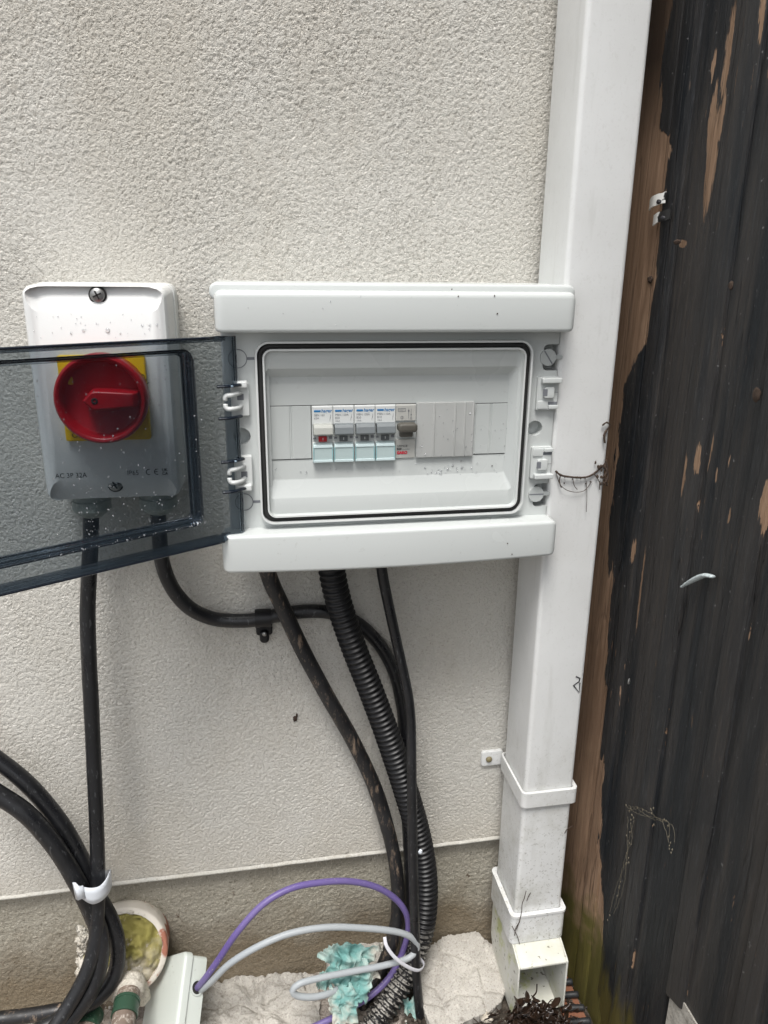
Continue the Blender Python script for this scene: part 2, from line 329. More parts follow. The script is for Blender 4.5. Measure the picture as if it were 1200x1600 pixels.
def clay():
    k = NT('limed_clay'); c = k.mix(k.ramp(k.math('ADD', k.noise(35, 4, .6), k.math('MULTIPLY_ADD', k.sep()[0], 6.0, .85)), [(.55, 0), (.62, 1)]), (.62, .58, .51), (.36, .15, .10))
    k.set(c, .75, .3); k.bump(k.noise(110, 4), .0012, .8); return k.m
M['clay'] = clay()
def cloth():
    k = NT('torn_teal_cloth'); c = k.mix(k.ramp(k.noise(45, 5), [(.42, 0), (.66, 1)]), (.15, .32, .30), (.38, .47, .43))
    c = k.mix(k.ramp(k.noise(22, 5, .6, k.mp((1, 1, 1), (3, 8, 2))), [(.47, 0), (.60, .8)]), c, (.50, .45, .39)); k.set(c, .75, .15); k.bump(k.noise(420, 4), .0006, .8); return k.m
M['cloth'] = cloth()
def leafm():
    k = NT('wet_dead_leaves'); c = k.mix(k.noise(70, 4), (.008, .005, .004), (.045, .025, .015)); k.set(c, .3, .6); k.bump(k.noise(200, 4), .001, .7); return k.m
M['leaf'] = leafm()
def simple(name, col, rough=.6):
    return plastic(name, col, rough, .3, amt=.12)
M['soil'] = concrete('dark_soil', (.05, .04, .03), (.13, .11, .09), (.01, .008, .006), d=.01, sc_=120)
M['iron'] = simple('black_iron', (.02, .022, .025), .45); M['brick'] = simple('red_clay', (.22, .09, .05), .85)
M['root'] = simple('dark_dry_root', (.045, .028, .02), .9); M['silicone'] = plastic('smeared_white_sealant', (.55, .62, .63), .3, .6, (.1, .1, .1), .3)
M['web'] = simple('dusty_cobweb', (.16, .14, .10), .9)
M['clipwhite'] = NT('chipped_white_clip')
k = M['clipwhite']; k.set(k.mix(k.ramp(k.math('ADD', k.math('MULTIPLY_ADD', k.sep()[1], -45, -3.05), k.math('MULTIPLY', k.noise(190, 3), .9)), [(.86, 0), (.90, 1)]), (.80, .80, .76), (.02, .02, .02)), .4); M['clipwhite'] = k.m
M['bead'] = concrete('pale_bead', (.52, .51, .47), (.44, .42, .37), (.28, .25, .2), d=.001)

# ------------------------------------------------------------------ object helpers
C = sc.collection
def thing(name, label, cat, loc, group=None):
    o = bpy.data.objects.new(name, None); C.objects.link(o); o.location = loc; o.empty_display_size = .02
    tag(o, label, cat, group); return o
def tag(o, label, cat, group=None, kind=None):
    if label: o['label'] = label
    if cat: o['category'] = cat
    if group: o['group'] = group
    if kind: o['kind'] = kind
    return o
ROOTLOC = {}
def obj(name, vf, mat, parent=None, smooth=True, loc=None, label=None, mats=None, midx=None, auto=None):
    """vf = (verts, faces) in world space; the vertices become relative to the thing's base"""
    v, f = vf[0], vf[1]
    off = Vector(loc) if loc is not None else Vector((0, 0, 0))
    p = parent
    base = Vector((0, 0, 0))
    while p is not None: base += p.location; p = p.parent
    me = bpy.data.meshes.new(name)
    me.from_pydata([tuple(Vector(x) - base - off) for x in v], [], [tuple(q) for q in f])
    me.materials.append(mat)
    if mats:
        for m_ in mats: me.materials.append(m_)
    if midx is not None: me.polygons.foreach_set('material_index', midx)
    if smooth: me.polygons.foreach_set('use_smooth', [True] * len(me.polygons))
    bm = bmesh.new(); bm.from_mesh(me); bmesh.ops.recalc_face_normals(bm, faces=bm.faces); bm.to_mesh(me); bm.free()
    if smooth and auto is not None: me.set_sharp_from_angle(angle=R(auto))
    o = bpy.data.objects.new(name, me); C.objects.link(o); o.location = off; o.parent = parent
    if label: o['label'] = label
    return o
def join(*vfs):
    V, F = [], []
    for v, f in vfs:
        n = len(V); V += [tuple(x) for x in v]; F += [tuple(i + n for i in q) for q in f]
    return V, F
def rrect(x0, x1, z0, z1, r, n=6):
    pts = []
    r = min(r, (x1 - x0) / 2 - 1e-5, (z1 - z0) / 2 - 1e-5)
    for cx, cz, a0 in ((x1 - r, z1 - r, 0), (x0 + r, z1 - r, 90), (x0 + r, z0 + r, 180), (x1 - r, z0 + r, 270)):
        for i in range(n + 1):
            a = R(a0 + 90 * i / n); pts.append((cx + r * math.cos(a), cz + r * math.sin(a)))
    return pts
def loft(rings, cap0=False, cap1=True, closed=True):
    V, F = [], []; n = len(rings[0])
    for rg in rings: V += list(rg)
    for i in range(len(rings) - 1):
        for j in range(n if closed else n - 1):
            a, b = i * n + j, i * n + (j + 1) % n; F.append((a, b, b + n, a + n))
    if cap0: F.append(tuple(range(n - 1, -1, -1)))
    if cap1: F.append(tuple((len(rings) - 1) * n + j for j in range(n)))
    return V, F
def slab(x0, x1, z0, z1, yb, yf, r=.002, bev=.001, n=6, nb=4):
    """rounded plate standing on plane yb, its face at yf (towards -Y), with a rounded front edge"""
    rings = [[(x, yb, z) for x, z in rrect(x0, x1, z0, z1, r, n)]]
    for i in range(nb + 1):
        a = R(90 * i / nb); ins = bev * (1 - math.cos(a)); y = yf + bev * (1 - math.sin(a))
        rings.append([(x, y, z) for x, z in rrect(x0 + ins, x1 - ins, z0 + ins, z1 - ins, max(r - ins, .0003), n)])
    return loft(rings, True, True)
def box(x0, x1, y0, y1, z0, z1):
    v = [(x, y, z) for x in (x0, x1) for y in (y0, y1) for z in (z0, z1)]
    return v, [(0, 1, 3, 2), (4, 6, 7, 5), (0, 4, 5, 1), (2, 3, 7, 6), (0, 2, 6, 4), (1, 5, 7, 3)]
def prism(poly, x0, x1):
    """poly = [(y, z)] extruded along X"""
    n = len(poly); v = [(x0, y, z) for y, z in poly] + [(x1, y, z) for y, z in poly]
    return v, [(i, (i + 1) % n, (i + 1) % n + n, i + n) for i in range(n)] + [tuple(range(n - 1, -1, -1)), tuple(range(n, 2 * n))]
def prismz(poly, z0, z1):
    n = len(poly); v = [(x, y, z0) for x, y in poly] + [(x, y, z1) for x, y in poly]
    return v, [(i, (i + 1) % n, (i + 1) % n + n, i + n) for i in range(n)] + [tuple(range(n - 1, -1, -1)), tuple(range(n, 2 * n))]
def lathe(prof, c, n=64):
    """prof = [(radius, y)]; axis along Y through c=(x,z)"""
    rings = [[(c[0] + r * math.cos(2 * math.pi * j / n), y, c[1] + r * math.sin(2 * math.pi * j / n)) for j in range(n)] for r, y in prof]
    return loft(rings, True, True)
def spline(pts, step=.004):
    P = [Vector(p) for p in pts]; P = [P[0] * 2 - P[1]] + P + [P[-1] * 2 - P[-2]]; out = []
    for i in range(1, len(P) - 2):
        n = max(2, int((P[i + 1] - P[i]).length / step))
        for j in range(n):
            t = j / n; a, b, c, d = P[i - 1], P[i], P[i + 1], P[i + 2]
            out.append(.5 * ((2 * b) + (c - a) * t + (2 * a - 5 * b + 4 * c - d) * t * t + (3 * b - a - 3 * c + d) * t ** 3))
    out.append(P[-2]); return out
def tube(path, r, n=20, rf=None, flat=1.0, cap=True):
    T = []; V, F = [], []
    for i in range(len(path)): T.append((path[min(i + 1, len(path) - 1)] - path[max(i - 1, 0)]).normalized())
    up = Vector((0, -1, 0)); up = (up - T[0] * up.dot(T[0])).normalized(); s = 0
    for i, p in enumerate(path):
        if i: s += (p - path[i - 1]).length
        up = (up - T[i] * up.dot(T[i])).normalized(); sd_ = T[i].cross(up)
        rr = rf(s) if rf else r
        for j in range(n):
            a = 2 * math.pi * j / n; V.append(p + sd_ * (rr * math.cos(a)) + up * (rr * flat * math.sin(a)))
    m = len(path)
    for i in range(m - 1):
        for j in range(n): F.append((i * n + j, i * n + (j + 1) % n, (i + 1) * n + (j + 1) % n, (i + 1) * n + j))
    if cap: F += [tuple(range(n - 1, -1, -1)), tuple((m - 1) * n + j for j in range(n))]
    return V, F
def pxpath(rows, step=.004): return spline([at(*r) for r in rows], step)
def text(s, size, x, z, y, mat, parent, name, align='LEFT', thick=.00012, sx=1.0, bold=0.0, rot=0, shear=0):
    cu = bpy.data.curves.new('t', 'FONT'); cu.body = s; cu.size = size; cu.align_x = align; cu.offset = bold; cu.shear = shear
    cu.resolution_u = 3
    o = bpy.data.objects.new('t', cu); C.objects.link(o); dg = bpy.context.evaluated_depsgraph_get()
    me = bpy.data.meshes.new_from_object(o.evaluated_get(dg)); V = [v.co.copy() for v in me.vertices]; F = [tuple(p.vertices) for p in me.polygons]
    bpy.data.objects.remove(o); bpy.data.meshes.remove(me); bpy.data.curves.remove(cu)
    ca, sa = math.cos(rot), math.sin(rot)
    W2 = [(x + (v.x * sx) * ca - v.y * sa, y, z + (v.x * sx) * sa + v.y * ca) for v in V]
    if parent is None: return W2, F
    return obj(name, (W2, F), mat, parent, smooth=False)
def blob(c, rx, ry, rz, seed=0, amp=.25, fr=2.0, sub=3, pts=None):
    bm = bmesh.new(); bmesh.ops.create_icosphere(bm, subdivisions=sub, radius=1)
    V = []
    for v in bm.verts:
        d = 1 + amp * noise.noise(v.co * fr + Vector((seed * 3.1, seed * 1.7, seed))) + amp * .4 * noise.noise(v.co * fr * 3.1 + Vector((seed, 4, seed * 2)))
        V.append((c[0] + v.co.x * rx * d, c[1] + v.co.y * ry * d, c[2] + v.co.z * rz * d))
    bm.verts.ensure_lookup_table(); F = [tuple(v.index for v in f.verts) for f in bm.faces]; bm.free(); return V, F
def cut(o, cutters, op='DIFFERENCE'):
    """boolean the (verts, faces) cutters out of object o, baked into its mesh"""
    for vf in cutters:
        base = o.matrix_world.translation if o.parent is None else Vector((0, 0, 0))
        p = o; base = Vector((0, 0, 0))
        while p is not None: base += p.location; p = p.parent
        me = bpy.data.meshes.new('c'); me.from_pydata([tuple(Vector(x) - base) for x in vf[0]], [], [tuple(q) for q in vf[1]])
        bm = bmesh.new(); bm.from_mesh(me); bmesh.ops.recalc_face_normals(bm, faces=bm.faces); bm.to_mesh(me); bm.free()
        c = bpy.data.objects.new('c', me); C.objects.link(c); c.location = (0, 0, 0); c.parent = o
        md = o.modifiers.new('b', 'BOOLEAN'); md.object = c; md.operation = op; md.solver = 'EXACT'
        bpy.context.view_layer.update(); dg = bpy.context.evaluated_depsgraph_get()
        nm = bpy.data.meshes.new_from_object(o.evaluated_get(dg)); o.modifiers.clear(); o.data = nm
        bpy.data.objects.remove(c)
    return o
def grid(xs, zs, fn):
    """grid of points fn(x, z) -> 3-vector, fast numpy build"""
    nx, nz = len(xs), len(zs); X, Z = np.meshgrid(xs, zs); co = fn(X.ravel(), Z.ravel()).astype(np.float32)
    i = np.arange(nx - 1)[None, :] + nx * np.arange(nz - 1)[:, None]; i = i.ravel()
    fc = np.stack([i, i + 1, i + 1 + nx, i + nx], 1).astype(np.int32); return co, fc
def fastobj(name, co, fc, mat, parent=None, smooth=True):
    me = bpy.data.meshes.new(name); me.vertices.add(len(co)); me.vertices.foreach_set('co', co.ravel())
    nf = len(fc); me.loops.add(nf * 4); me.loops.foreach_set('vertex_index', fc.ravel())
    me.polygons.add(nf); me.polygons.foreach_set('loop_start', np.arange(nf, dtype=np.int32) * 4)
    me.update(calc_edges=True); me.validate(); me.materials.append(mat)
    if smooth: me.polygons.foreach_set('use_smooth', [True] * nf)
    o = bpy.data.objects.new(name, me); C.objects.link(o); o.parent = parent; return o
def axis(*segs):
    out = []
    for a, b, st in segs:
        n = max(1, int(round((b - a) / st))); out += list(np.linspace(a, b, n, endpoint=False))
    return np.array(out + [segs[-1][1]])

GZ = -0.648
# ------------------------------------------------------------------ ground
gx = axis((-30, -2, 4), (-2, -.6, .05), (-.6, -.33, .01), (-.33, .36, .0022), (.36, .6, .01), (.6, 2, .05), (2, 30, 4))
gy = axis((-30, -2, 4), (-2, -.4, .05), (-.4, -.2, .008), (-.2, .03, .0022), (.03, .3, .02), (.3, 3, .5), (3, 30, 4))
def gfn(X, Y):
    near = np.clip(1 - np.abs(X) / 1.2, 0, 1) * np.clip(1 + Y * 2.2, 0, 1)
    H = np.zeros_like(X); m = near > 0; idx = np.nonzero(m)[0]
    for i in idx:
        v = Vector((X[i], Y[i], 0)); H[i] = .006 * noise.fractal(v * 14, .9, 2.1, 5) + .004 * noise.noise(v * 90) * (1.5 if X[i] > .1 else .6)
    return np.stack([X, Y, GZ - .002 + H * near], 1)
g = fastobj('ground', *grid(gx, gy, gfn), M['ground']); tag(g, 'pale crusty mortar and dark damp soil at the foot of the wall', 'ground', kind='structure')

# ------------------------------------------------------------------ house wall
wall = thing('house_wall', 'cream rough rendered house wall with a pale bead above its grey base', 'wall', (0, 0, 0))
xs = axis((-2.5, -.7, .06), (-.7, -.345, .003), (-.345, .27, .00092), (.27, .46, .006), (.46, .7, .06)); zs = axis((-.4805, .395, .00092), (.395, .6, .006), (.6, 2.2, .06))
def wfn(X, Z):
    Y = np.zeros_like(X)
    # slightly proud hand-patched area beside the conduit
    ex = np.clip((X - .098 - .004 * np.sin(Z * 60)) / .0035, 0, 1) * np.clip((.26 - X) / .08, 0, 1) * np.clip((-.285 - Z) / .05, 0, 1) * np.clip((Z + .445) / .06, 0, 1)
    Y = Y - ex * .0022 + .0015 * np.sin(X * 9 + 1) * np.sin(Z * 7)
    return np.stack([X, Y, Z], 1)
fastobj('render_coat', *grid(xs, zs, wfn), M['render'], wall)
# bead: thin pale strip with drip lip
nb = 240; V = []; F = []
bx_ = np.linspace(-2.5, .7, nb)
for x in bx_:
    dz = .0006 * noise.noise(Vector((x * 60, 0, 0))) + .0008 * noise.noise(Vector((x * 9, 3, 0)))
    V += [(x, -.0002, -.4785 + dz * 1.6), (x, -.0026, -.4800 + dz), (x, -.0028, -.4818 + dz), (x, -.0012, -.4822 + dz), (x, .0120, -.4822)]
for i in range(nb - 1):
    for j in range(4): F.append((i * 5 + j, i * 5 + j + 1, i * 5 + 6 + j, i * 5 + 5 + j))
obj('stop_bead', (V, F), M['bead'], wall)
xs = axis((-2.5, -.7, .06), (-.7, -.345, .004), (-.345, .36, .0016), (.36, .7, .05)); zs = axis((-.80, -.70, .02), (-.70, -.478, .0016))
def pfn(X, Z):
    flare = np.clip((-.60 - Z) / .06, 0, 1) ** 1.5 * .012
    return np.stack([X, .009 - flare + .002 * np.sin(X * 13) * np.sin(Z * 17), Z], 1)
fastobj('plinth', *grid(xs, zs, pfn), M['plinth'], wall)
obj('wall_core', box(-2.5, .7, .012, .25, -.8, 2.2), M['plinth'], wall, smooth=False)
c = at(461, 1123, -.002); obj('dark_hole_blob', join(blob(c, .0022, .0012, .003, 3, .5), blob((c.x + .002, c.y, c.z + .004), .001, .0008, .0022, 5, .5)), M['root'], wall)  # dark blobs on the surface stand in for a small shaded hole

# ------------------------------------------------------------------ timber fence (perpendicular to the wall)
FX = .33
fence = thing('timber_fence', 'black stained vertical board fence with flaking paint beside the white downpipe', 'fence', (FX, 0, GZ))
edges = [.012, -.068, -.1495, -.231, -.3125, -.394, -.4755, -.557, -.6385, -.72, -.80, -.88, -.96, -1.04]
FO = Vector((FX, 0, 0))
def board(y0, y1, first, zb):
    # profile in (y, x): lap step, cove and flat, y decreasing towards the camera
    w = y0 - y1
    if first: prof = [(0, .0), (.03, -.0012), (w - .028, -.0015), (w - .012, .0), (w - .0058, .0015), (w - .0040, .0055), (w - .0040, .016)]
    else: prof = [(.0008, .016), (.0010, .0020), (.0020, -.0006), (.0036, -.0010), (.0190, .0024), (.0208, .0030), (.0214, .0052), (.0240, .0054), (.05, .0050), (w - .010, .0048), (w - .0054, .0056), (w - .0038, .0080), (w - .0038, .016)]
    V, F = [], []; zs_ = [zb + d for d in (0, .004, .02)] + list(np.arange(zb + .05, 1.15, .03)); n = len(prof)
    for zz in zs_:
        for (a, b) in prof:
            nz = noise.noise(Vector((a * 40 + y0 * 91, zz * 5, 0)))
            zt = zz + (.004 * noise.noise(Vector((a * 160, y0 * 37, 2))) + (.22 * a if -.24 < y0 < -.2 else 0) if zz < zb + .03 else 0)
            V.append((FX + b + .0006 * nz, y0 - a, zt))
    m = len(zs_)
    for i in range(m - 1):
        for j in range(n - 1): F.append((i * n + j, i * n + j + 1, (i + 1) * n + j + 1, (i + 1) * n + j))
    for i in range(m - 1): F.append((i * n, (i + 1) * n, (i + 1) * n + n - 1, i * n + n - 1))
    F += [tuple(range(n)), tuple((m - 1) * n + j for j in range(n - 1, -1, -1))]
    return V, F
for i in range(len(edges) - 1):
    zb = (-.665, -.665, -.662, -.464, -.462, -.47)[min(i, 5)]
    o = obj('fence_board', board(edges[i], edges[i + 1], i == 0, zb), M['fence'], fence, auto=38)
obj('backing_rail', box(FX + .018, FX + .05, -1.04, .01, -.3, -.2), M['fence'], fence, smooth=False)
obj('gap_shade_sheet', box(FX + .017, FX + .02, -1.04, .012, -.66, 1.15), M['dark'], fence, smooth=False)  # black sheet added behind the boards so the gaps read as shade
V, F = slab(-.0, .06, 0, .30, 0, -.012, .004, .003)
bt = bmesh.new()
gb = box(FX + .004, FX + .016, -1.04, -.2335, GZ - .02, -.452)
obj('gravel_board', gb, M['postconc'], fence, smooth=False)
# nails, knots and holes in the boards
def knot(px, py, ry, rz, s):
    p = atx(px, py, FX); return blob((FX + .0005, p.y, p.z), .0012, ry, rz, s, .35)
for kk in ((1181, 617, .004, .005, 1), (1057, 378, .005, .002, 2), (1141, 446, .0022, .003, 3), (1015, 437, .004, .0028, 6)): obj('knot', knot(*kk), M['root'], fence)
for kk in ((982, 1065, .001, .003, 9),): obj('nail_head', knot(*kk), M['steel'], fence)
# two chipped white cable clips on the timber
for (px, py, lab, sd0, dd) in ((1030, 319, 'upper chipped white plastic clip scrap stuck to the bare fence timber', 1, .0), (1036, 344, 'lower chipped white plastic clip scrap with black paint on the fence', 2, .0)):
    p = atx(px, py, FX); y0, z0 = p.y, p.z; V = []; F = []; nn = 9
    for i in range(nn):
        t = i / (nn - 1); yy = y0 + .010 - t * (.024 if sd0 == 1 else .026); xx = FX - .0035 - .0028 * math.sin(t * 3.1)
        tilt = .004 * t
        for (dx, dz) in ((0, -.0042), (0, .0042), (.0012, .0042), (.0012, -.0042)): V.append((xx + dx, yy, z0 + dz + tilt + .0012 * noise.noise(Vector((t * 5, dz * 400, sd0)))))
    for i in range(nn - 1):
        for j in range(4): F.append((i * 4 + j, i * 4 + (j + 1) % 4, i * 4 + 4 + (j + 1) % 4, i * 4 + 4 + j))
    F += [(0, 1, 2, 3), tuple((nn - 1) * 4 + j for j in (3, 2, 1, 0))]
    t_ = thing('cable_clip_scrap', lab, 'clip', (FX, y0, z0), 'chipped white clips on the fence')
    obj('strip', (V, F), M['clipwhite'], t_, smooth=False)
    obj('nail', blob((FX - .0055, y0 - .009, z0 + .001), .0016, .0028, .0018, sd0, .4), M['ink'], t_)
ps = [atx(a, b, FX - .0012) for a, b in ((1065, 917), (1075, 911), (1088, 904), (1101, 899), (1114, 901))]
s_ = obj('sealant_smear', tube(spline(ps, .001), .0032, 12, rf=lambda s: .0015 + .0022 * math.sin(min(1, s / .045) * 2.6) + .0006 * noise.noise(Vector((s * 400, 0, 0))), flat=.5), M['silicone'], None, loc=ps[0])
tag(s_, 'small white curved smear of sealant on a black fence board', 'sealant')
# cobwebs on the fence
for pts, lab in (([(981, 1264), (1000, 1268), (1020, 1275), (1040, 1284), (1046, 1300), (1050, 1320)], 'fine dusty cobweb strands crossing the fence low down'), ([(985, 1280), (983, 1310), (978, 1345), (968, 1390), (954, 1425)], 'clotted cobweb hanging down the fence board beside the downpipe')):
    vfs = []
    for q in range(3):
        pp = [atx(a + random.uniform(-6, 6), b + random.uniform(-6, 6), FX - .0022) for a, b in pts]; vfs.append(tube([q_ + Vector((0, .0016 * noise.noise(q_ * 260), .0016 * noise.noise(q_ * 230 + Vector((5, 1, 1))))) for q_ in spline(pp, .001)], .00018, 4))
    for q in range(20):
        a, b = random.choice(pts); pp = atx(a + random.uniform(-5, 5), b + random.uniform(-14, 14), FX - .002); vfs.append(blob(pp, .0004, .0009, .0014, q, .5, sub=1))
    o = obj('cobweb', join(*vfs), M['web'], None, loc=atx(*pts[0], FX)); tag(o, lab, 'cobweb')

# ------------------------------------------------------------------ downpipe
PX0, PX1, PYF, PYB = .2470, .3008, -.0752, -.0115
dp = thing('downpipe', 'white square plastic downpipe standing between the grey box and the black fence', 'downpipe', ((PX0 + PX1) / 2, -.04, GZ))
def ringxy(x0, x1, y0, y1, r, z, n=5): return [(x, y, z) for x, y in rrect(x0, x1, y0, y1, r, n)]
zz = list(np.linspace(-.560, 1.2, 40))
obj('pipe', loft([ringxy(PX0, PX1, PYF, PYB, .0045, z) for z in zz], False, False), M['upvc'], dp, auto=50)
# collar (socket) of the shoe
obj('collar', join(loft([ringxy(PX0 - .0045, PX1 + .0045, PYF - .0045, PYB + .0045, .006, z) for z in (-.5555, -.5190, -.5175)] + [ringxy(PX0 - .0005, PX1 + .0005, PYF - .0005, PYB + .0005, .0045, -.5175)], True, False),
     loft([ringxy(PX0 - .0053, PX1 + .0053, PYF - .0053, PYB + .0053, .006, z) for z in (-.5200, -.5172)] + [ringxy(PX0 - .0005, PX1 + .0005, PYF - .0005, PYB + .0005, .0045, -.5172)], True, False)), M['upvc'], dp, auto=45)
# shoe: hollow outlet opening towards the viewer
sx0, sx1 = PX0 - .0015, PX1 + .002
outer = [(-.0765, -.5555), (-.0985, -.5640), (-.1020, -.5660), (-.1030, -.6290), (-.0930, -.6440), (-.0300, -.6400), (-.0115, -.6100), (-.0105, -.5555)]
tkn = .0022
def shoe_geo():
    parts = []
    for (a, b) in ((sx0, sx0 + tkn), (sx1 - tkn, sx1)): parts.append(prism(outer, a, b))
    parts.append(prism([(-.0765, -.5555), (-.0985, -.5640), (-.1020, -.5660), (-.1018, -.5690), (-.0980, -.5672), (-.0750, -.5585)], sx0 + tkn, sx1 - tkn))
    parts.append(prism([(-.0105, -.5555), (-.0115, -.6100), (-.0300, -.6400), (-.0930, -.6440), (-.0930, -.6415), (-.0312, -.6372), (-.0138, -.6090), (-.0128, -.5555)], sx0 + tkn, sx1 - tkn))
    return join(*parts)
so_ = obj('shoe', shoe_geo(), M['shoe'], dp, smooth=False)
md = so_.modifiers.new('bv', 'BEVEL'); md.width = .0009; md.segments = 2; md.limit_method = 'ANGLE'
# holding bracket: band with a screwed ear on the wall
bz0, bz1 = -.3775, -.3590
t_ = .0026; r0 = ringxy(PX0 - .003, PX1 + .0045, PYF - .0038, -.006, .006, 0); r1 = ringxy(PX0 - .0004, PX1 + .0003, PYF - .0004, -.008, .004, 0)
def band(za, zb_):
    n = len(r0); V = [(x, y, za) for x, y, _ in r0] + [(x, y, zb_) for x, y, _ in r0] + [(x, y, zb_) for x, y, _ in r1] + [(x, y, za) for x, y, _ in r1]; F = []
    for j in range(n):
        k2 = (j + 1) % n
        for q in range(4): F.append((q * n + j, q * n + k2, ((q + 1) % 4) * n + k2, ((q + 1) % 4) * n + j))
    return V, F
br = obj('bracket', join(band(bz0, bz1), slab(PX0 - .0235, PX0 + .0015, bz0 + .0005, bz1 + .0005, .001, -.0042, .003, .0008)), M['upvc'], dp, auto=40)
md = br.modifiers.new('bv', 'BEVEL'); md.width = .0007; md.segments = 2; md.limit_method = 'ANGLE'
obj('screw', lathe([(.0001, -.004), (.0036, -.0043), (.0034, -.0056), (.002, -.0068), (.0002, -.0070)], (PX0 - .0150, (bz0 + bz1) / 2), 20), simple('brass_screw', (.20, .17, .09), .5), br)
# felt-pen squiggle
pp = [at(a, b, PYF - .0004) for a, b in ((898, 1062), (906, 1071), (902, 1078), (909, 1057), (907, 1081), (901, 1076))]
pp = [at(a, b, PYF - .0004) for a, b in ((900, 1057), (906, 1060), (905, 1065), (896, 1071), (905, 1082), (906, 1067))]
obj('pen_mark', tube(pp, .0008, 6, flat=.4), M['ink'], dp)

for q_, (pts, yy) in enumerate((([(822, 1392), (819, 1404), (816, 1412), (815, 1424), (812, 1438), (807, 1452)], -.0815), ([(812, 1440), (806, 1450), (804, 1462)], -.0815), ([(800, 1447), (808, 1462), (812, 1475)], -.0815), ([(829, 1395), (826, 1400), (823, 1408)], -.0765), ([(896, 1290), (886, 1296), (882, 1302)], -.0760))):
    obj('dirt_strand', tube(spline([at(a, b, yy) for a, b in pts], .001), .0004, 5), M['root'], dp)
# dry roots and cobweb on the pipe
vfs = []
def rootline(pts, r): return tube(spline([at(a, b, PYF - .002 - .001 * math.sin(i)) for i, (a, b) in enumerate(pts)], .0015), r, 6, rf=lambda s: r * (1 + .5 * noise.noise(Vector((s * 500, 1, 0)))))
vfs += [rootline([(868, 736), (878, 743), (900, 746), (918, 745), (932, 737), (944, 726)], .0009), rootline([(868, 736), (876, 758), (892, 768), (912, 767), (925, 752)], .0003), rootline([(916, 752), (917, 775), (916, 800)], .00025),
        rootline([(944, 726), (950, 742), (946, 755)], .0012), rootline([(946, 718), (949, 735), (940, 748)], .0009), rootline([(876, 742), (874, 752), (877, 762)], .0005), rootline([(895, 745), (897, 758), (902, 765)], .0003), rootline([(928, 740), (936, 752), (937, 765)], .0004)]
for q in range(16): vfs.append(blob(at(random.uniform(930, 949), random.uniform(722, 758), PYF - .002), .0012, .001, .0016, q, .6, sub=1))
for q in range(10): vfs.append(blob(at(random.uniform(874, 925), random.uniform(744, 756), PYF - .001), .0006, .0006, .0008, q, .6, sub=1))
for q in range(1): vfs += [rootline([(941, 665), (948, 660), (953, 664), (948, 672)], .0008), rootline([(948, 672), (944, 680), (945, 692)], .0011)]
o = obj('dry_root_tangle', join(*vfs), M['root'], None, loc=at(900, 746, PYF)); tag(o, 'dark dry rootlets and web draped across the white downpipe', 'roots')

# ------------------------------------------------------------------ distribution board
DB = thing('distribution_board', 'light grey weatherproof fuse box with open smoked lid on the rendered wall', 'fuse box', (.105, 0, .022))
FY = -.075                           # front frame plane
body = obj('housing', slab(-.0355, .2475, -.094, .139, .001, FY, .006, .002), M['abs'], DB, auto=40)
gz = .0222
hole = slab(.0012, .2100, -.0415, .0870, -.030, -.12, .006, .0005)
hole = (hole[0], hole[1])
# keyholes and side pockets
def disc(cx, cz, r, ya, yb, n=28): return lathe([(r, ya), (r, yb)], (cx, cz), n)
cuts = [hole, join(disc(.2312, .0405 - .0, .0068, FY + .012, FY - .01)),
        slab(.2330, .26, .0715, .0935, -.060, -.09, .004, .0004), slab(.2330, .26, -.0505, -.0290, -.060, -.09, .004, .0004)]
cuts[1] = disc(.2300, .0215, .0068, FY + .010, FY - .01)
cuts += [disc(-.0222, .0210, .0068, FY + .010, FY - .01)]
cut(body, cuts); body.data.set_sharp_from_angle(angle=R(35))
# top and bottom hoods
def hood(z0, z1, yb, yf, bulge, dropm, rb=.005):
    """cap strip, front face bowed by `bulge`, lower edge dropped by dropm in the middle"""
    nx = 40; V = []; F = []; x0, x1 = (-.0386, .2505) if z0 > 0 else (-.0426, .2508); prof = []
    # profile (dy fraction, z) going round the front
    def P(t):
        u = abs(2 * t - 1); e = min(1, (1 - u) * (x1 - x0) / 2 / .006); rd = .006 * (1 - math.sqrt(max(0, 1 - (1 - e) ** 2)))
        f = yf - bulge * (1 - u * u); lo = z0 - dropm * (1 - u * u); b = rb
        pts = [(yb, z1 - rd)]
        for i in range(6): a = R(90 * i / 5); pts.append((f + rd + b - b * math.sin(a), z1 - rd - b + b * math.cos(a)))
        for i in range(6): a = R(90 * i / 5); pts.append((f + rd + .003 - .003 * math.cos(a), lo + .003 - .003 * math.sin(a) + rd * .5))
        pts.append((yb, lo + rd * .5)); return pts
    ts = [0, .0015, .004, .008, .013, .02] + list(np.linspace(.03, .97, nx)) + [.98, .987, .992, .996, .9985, 1]
    for t in ts:
        for y, z in P(t): V.append((x0 + (x1 - x0) * t, y, z))
    n = len(P(0))
    for i in range(len(ts) - 1):
        for j in range(n - 1): F.append((i * n + j, (i + 1) * n + j, (i + 1) * n + j + 1, i * n + j + 1))
    F.append(tuple(range(n))); F.append(tuple((len(ts) - 1) * n + j for j in range(n - 1, -1, -1)))
    return V, F
obj('top_hood', join(hood(.1052, .1365, -.070, -.0965, .0, 0), slab(-.0420, .2535, .1285, .1420, .001, -.084, .006, .0025)), M['abs'], DB, auto=40)
obj('bottom_hood', hood(-.0912, -.0585, -.070, -.0950, .003, .0022, .003), M['abs'], DB, auto=40)
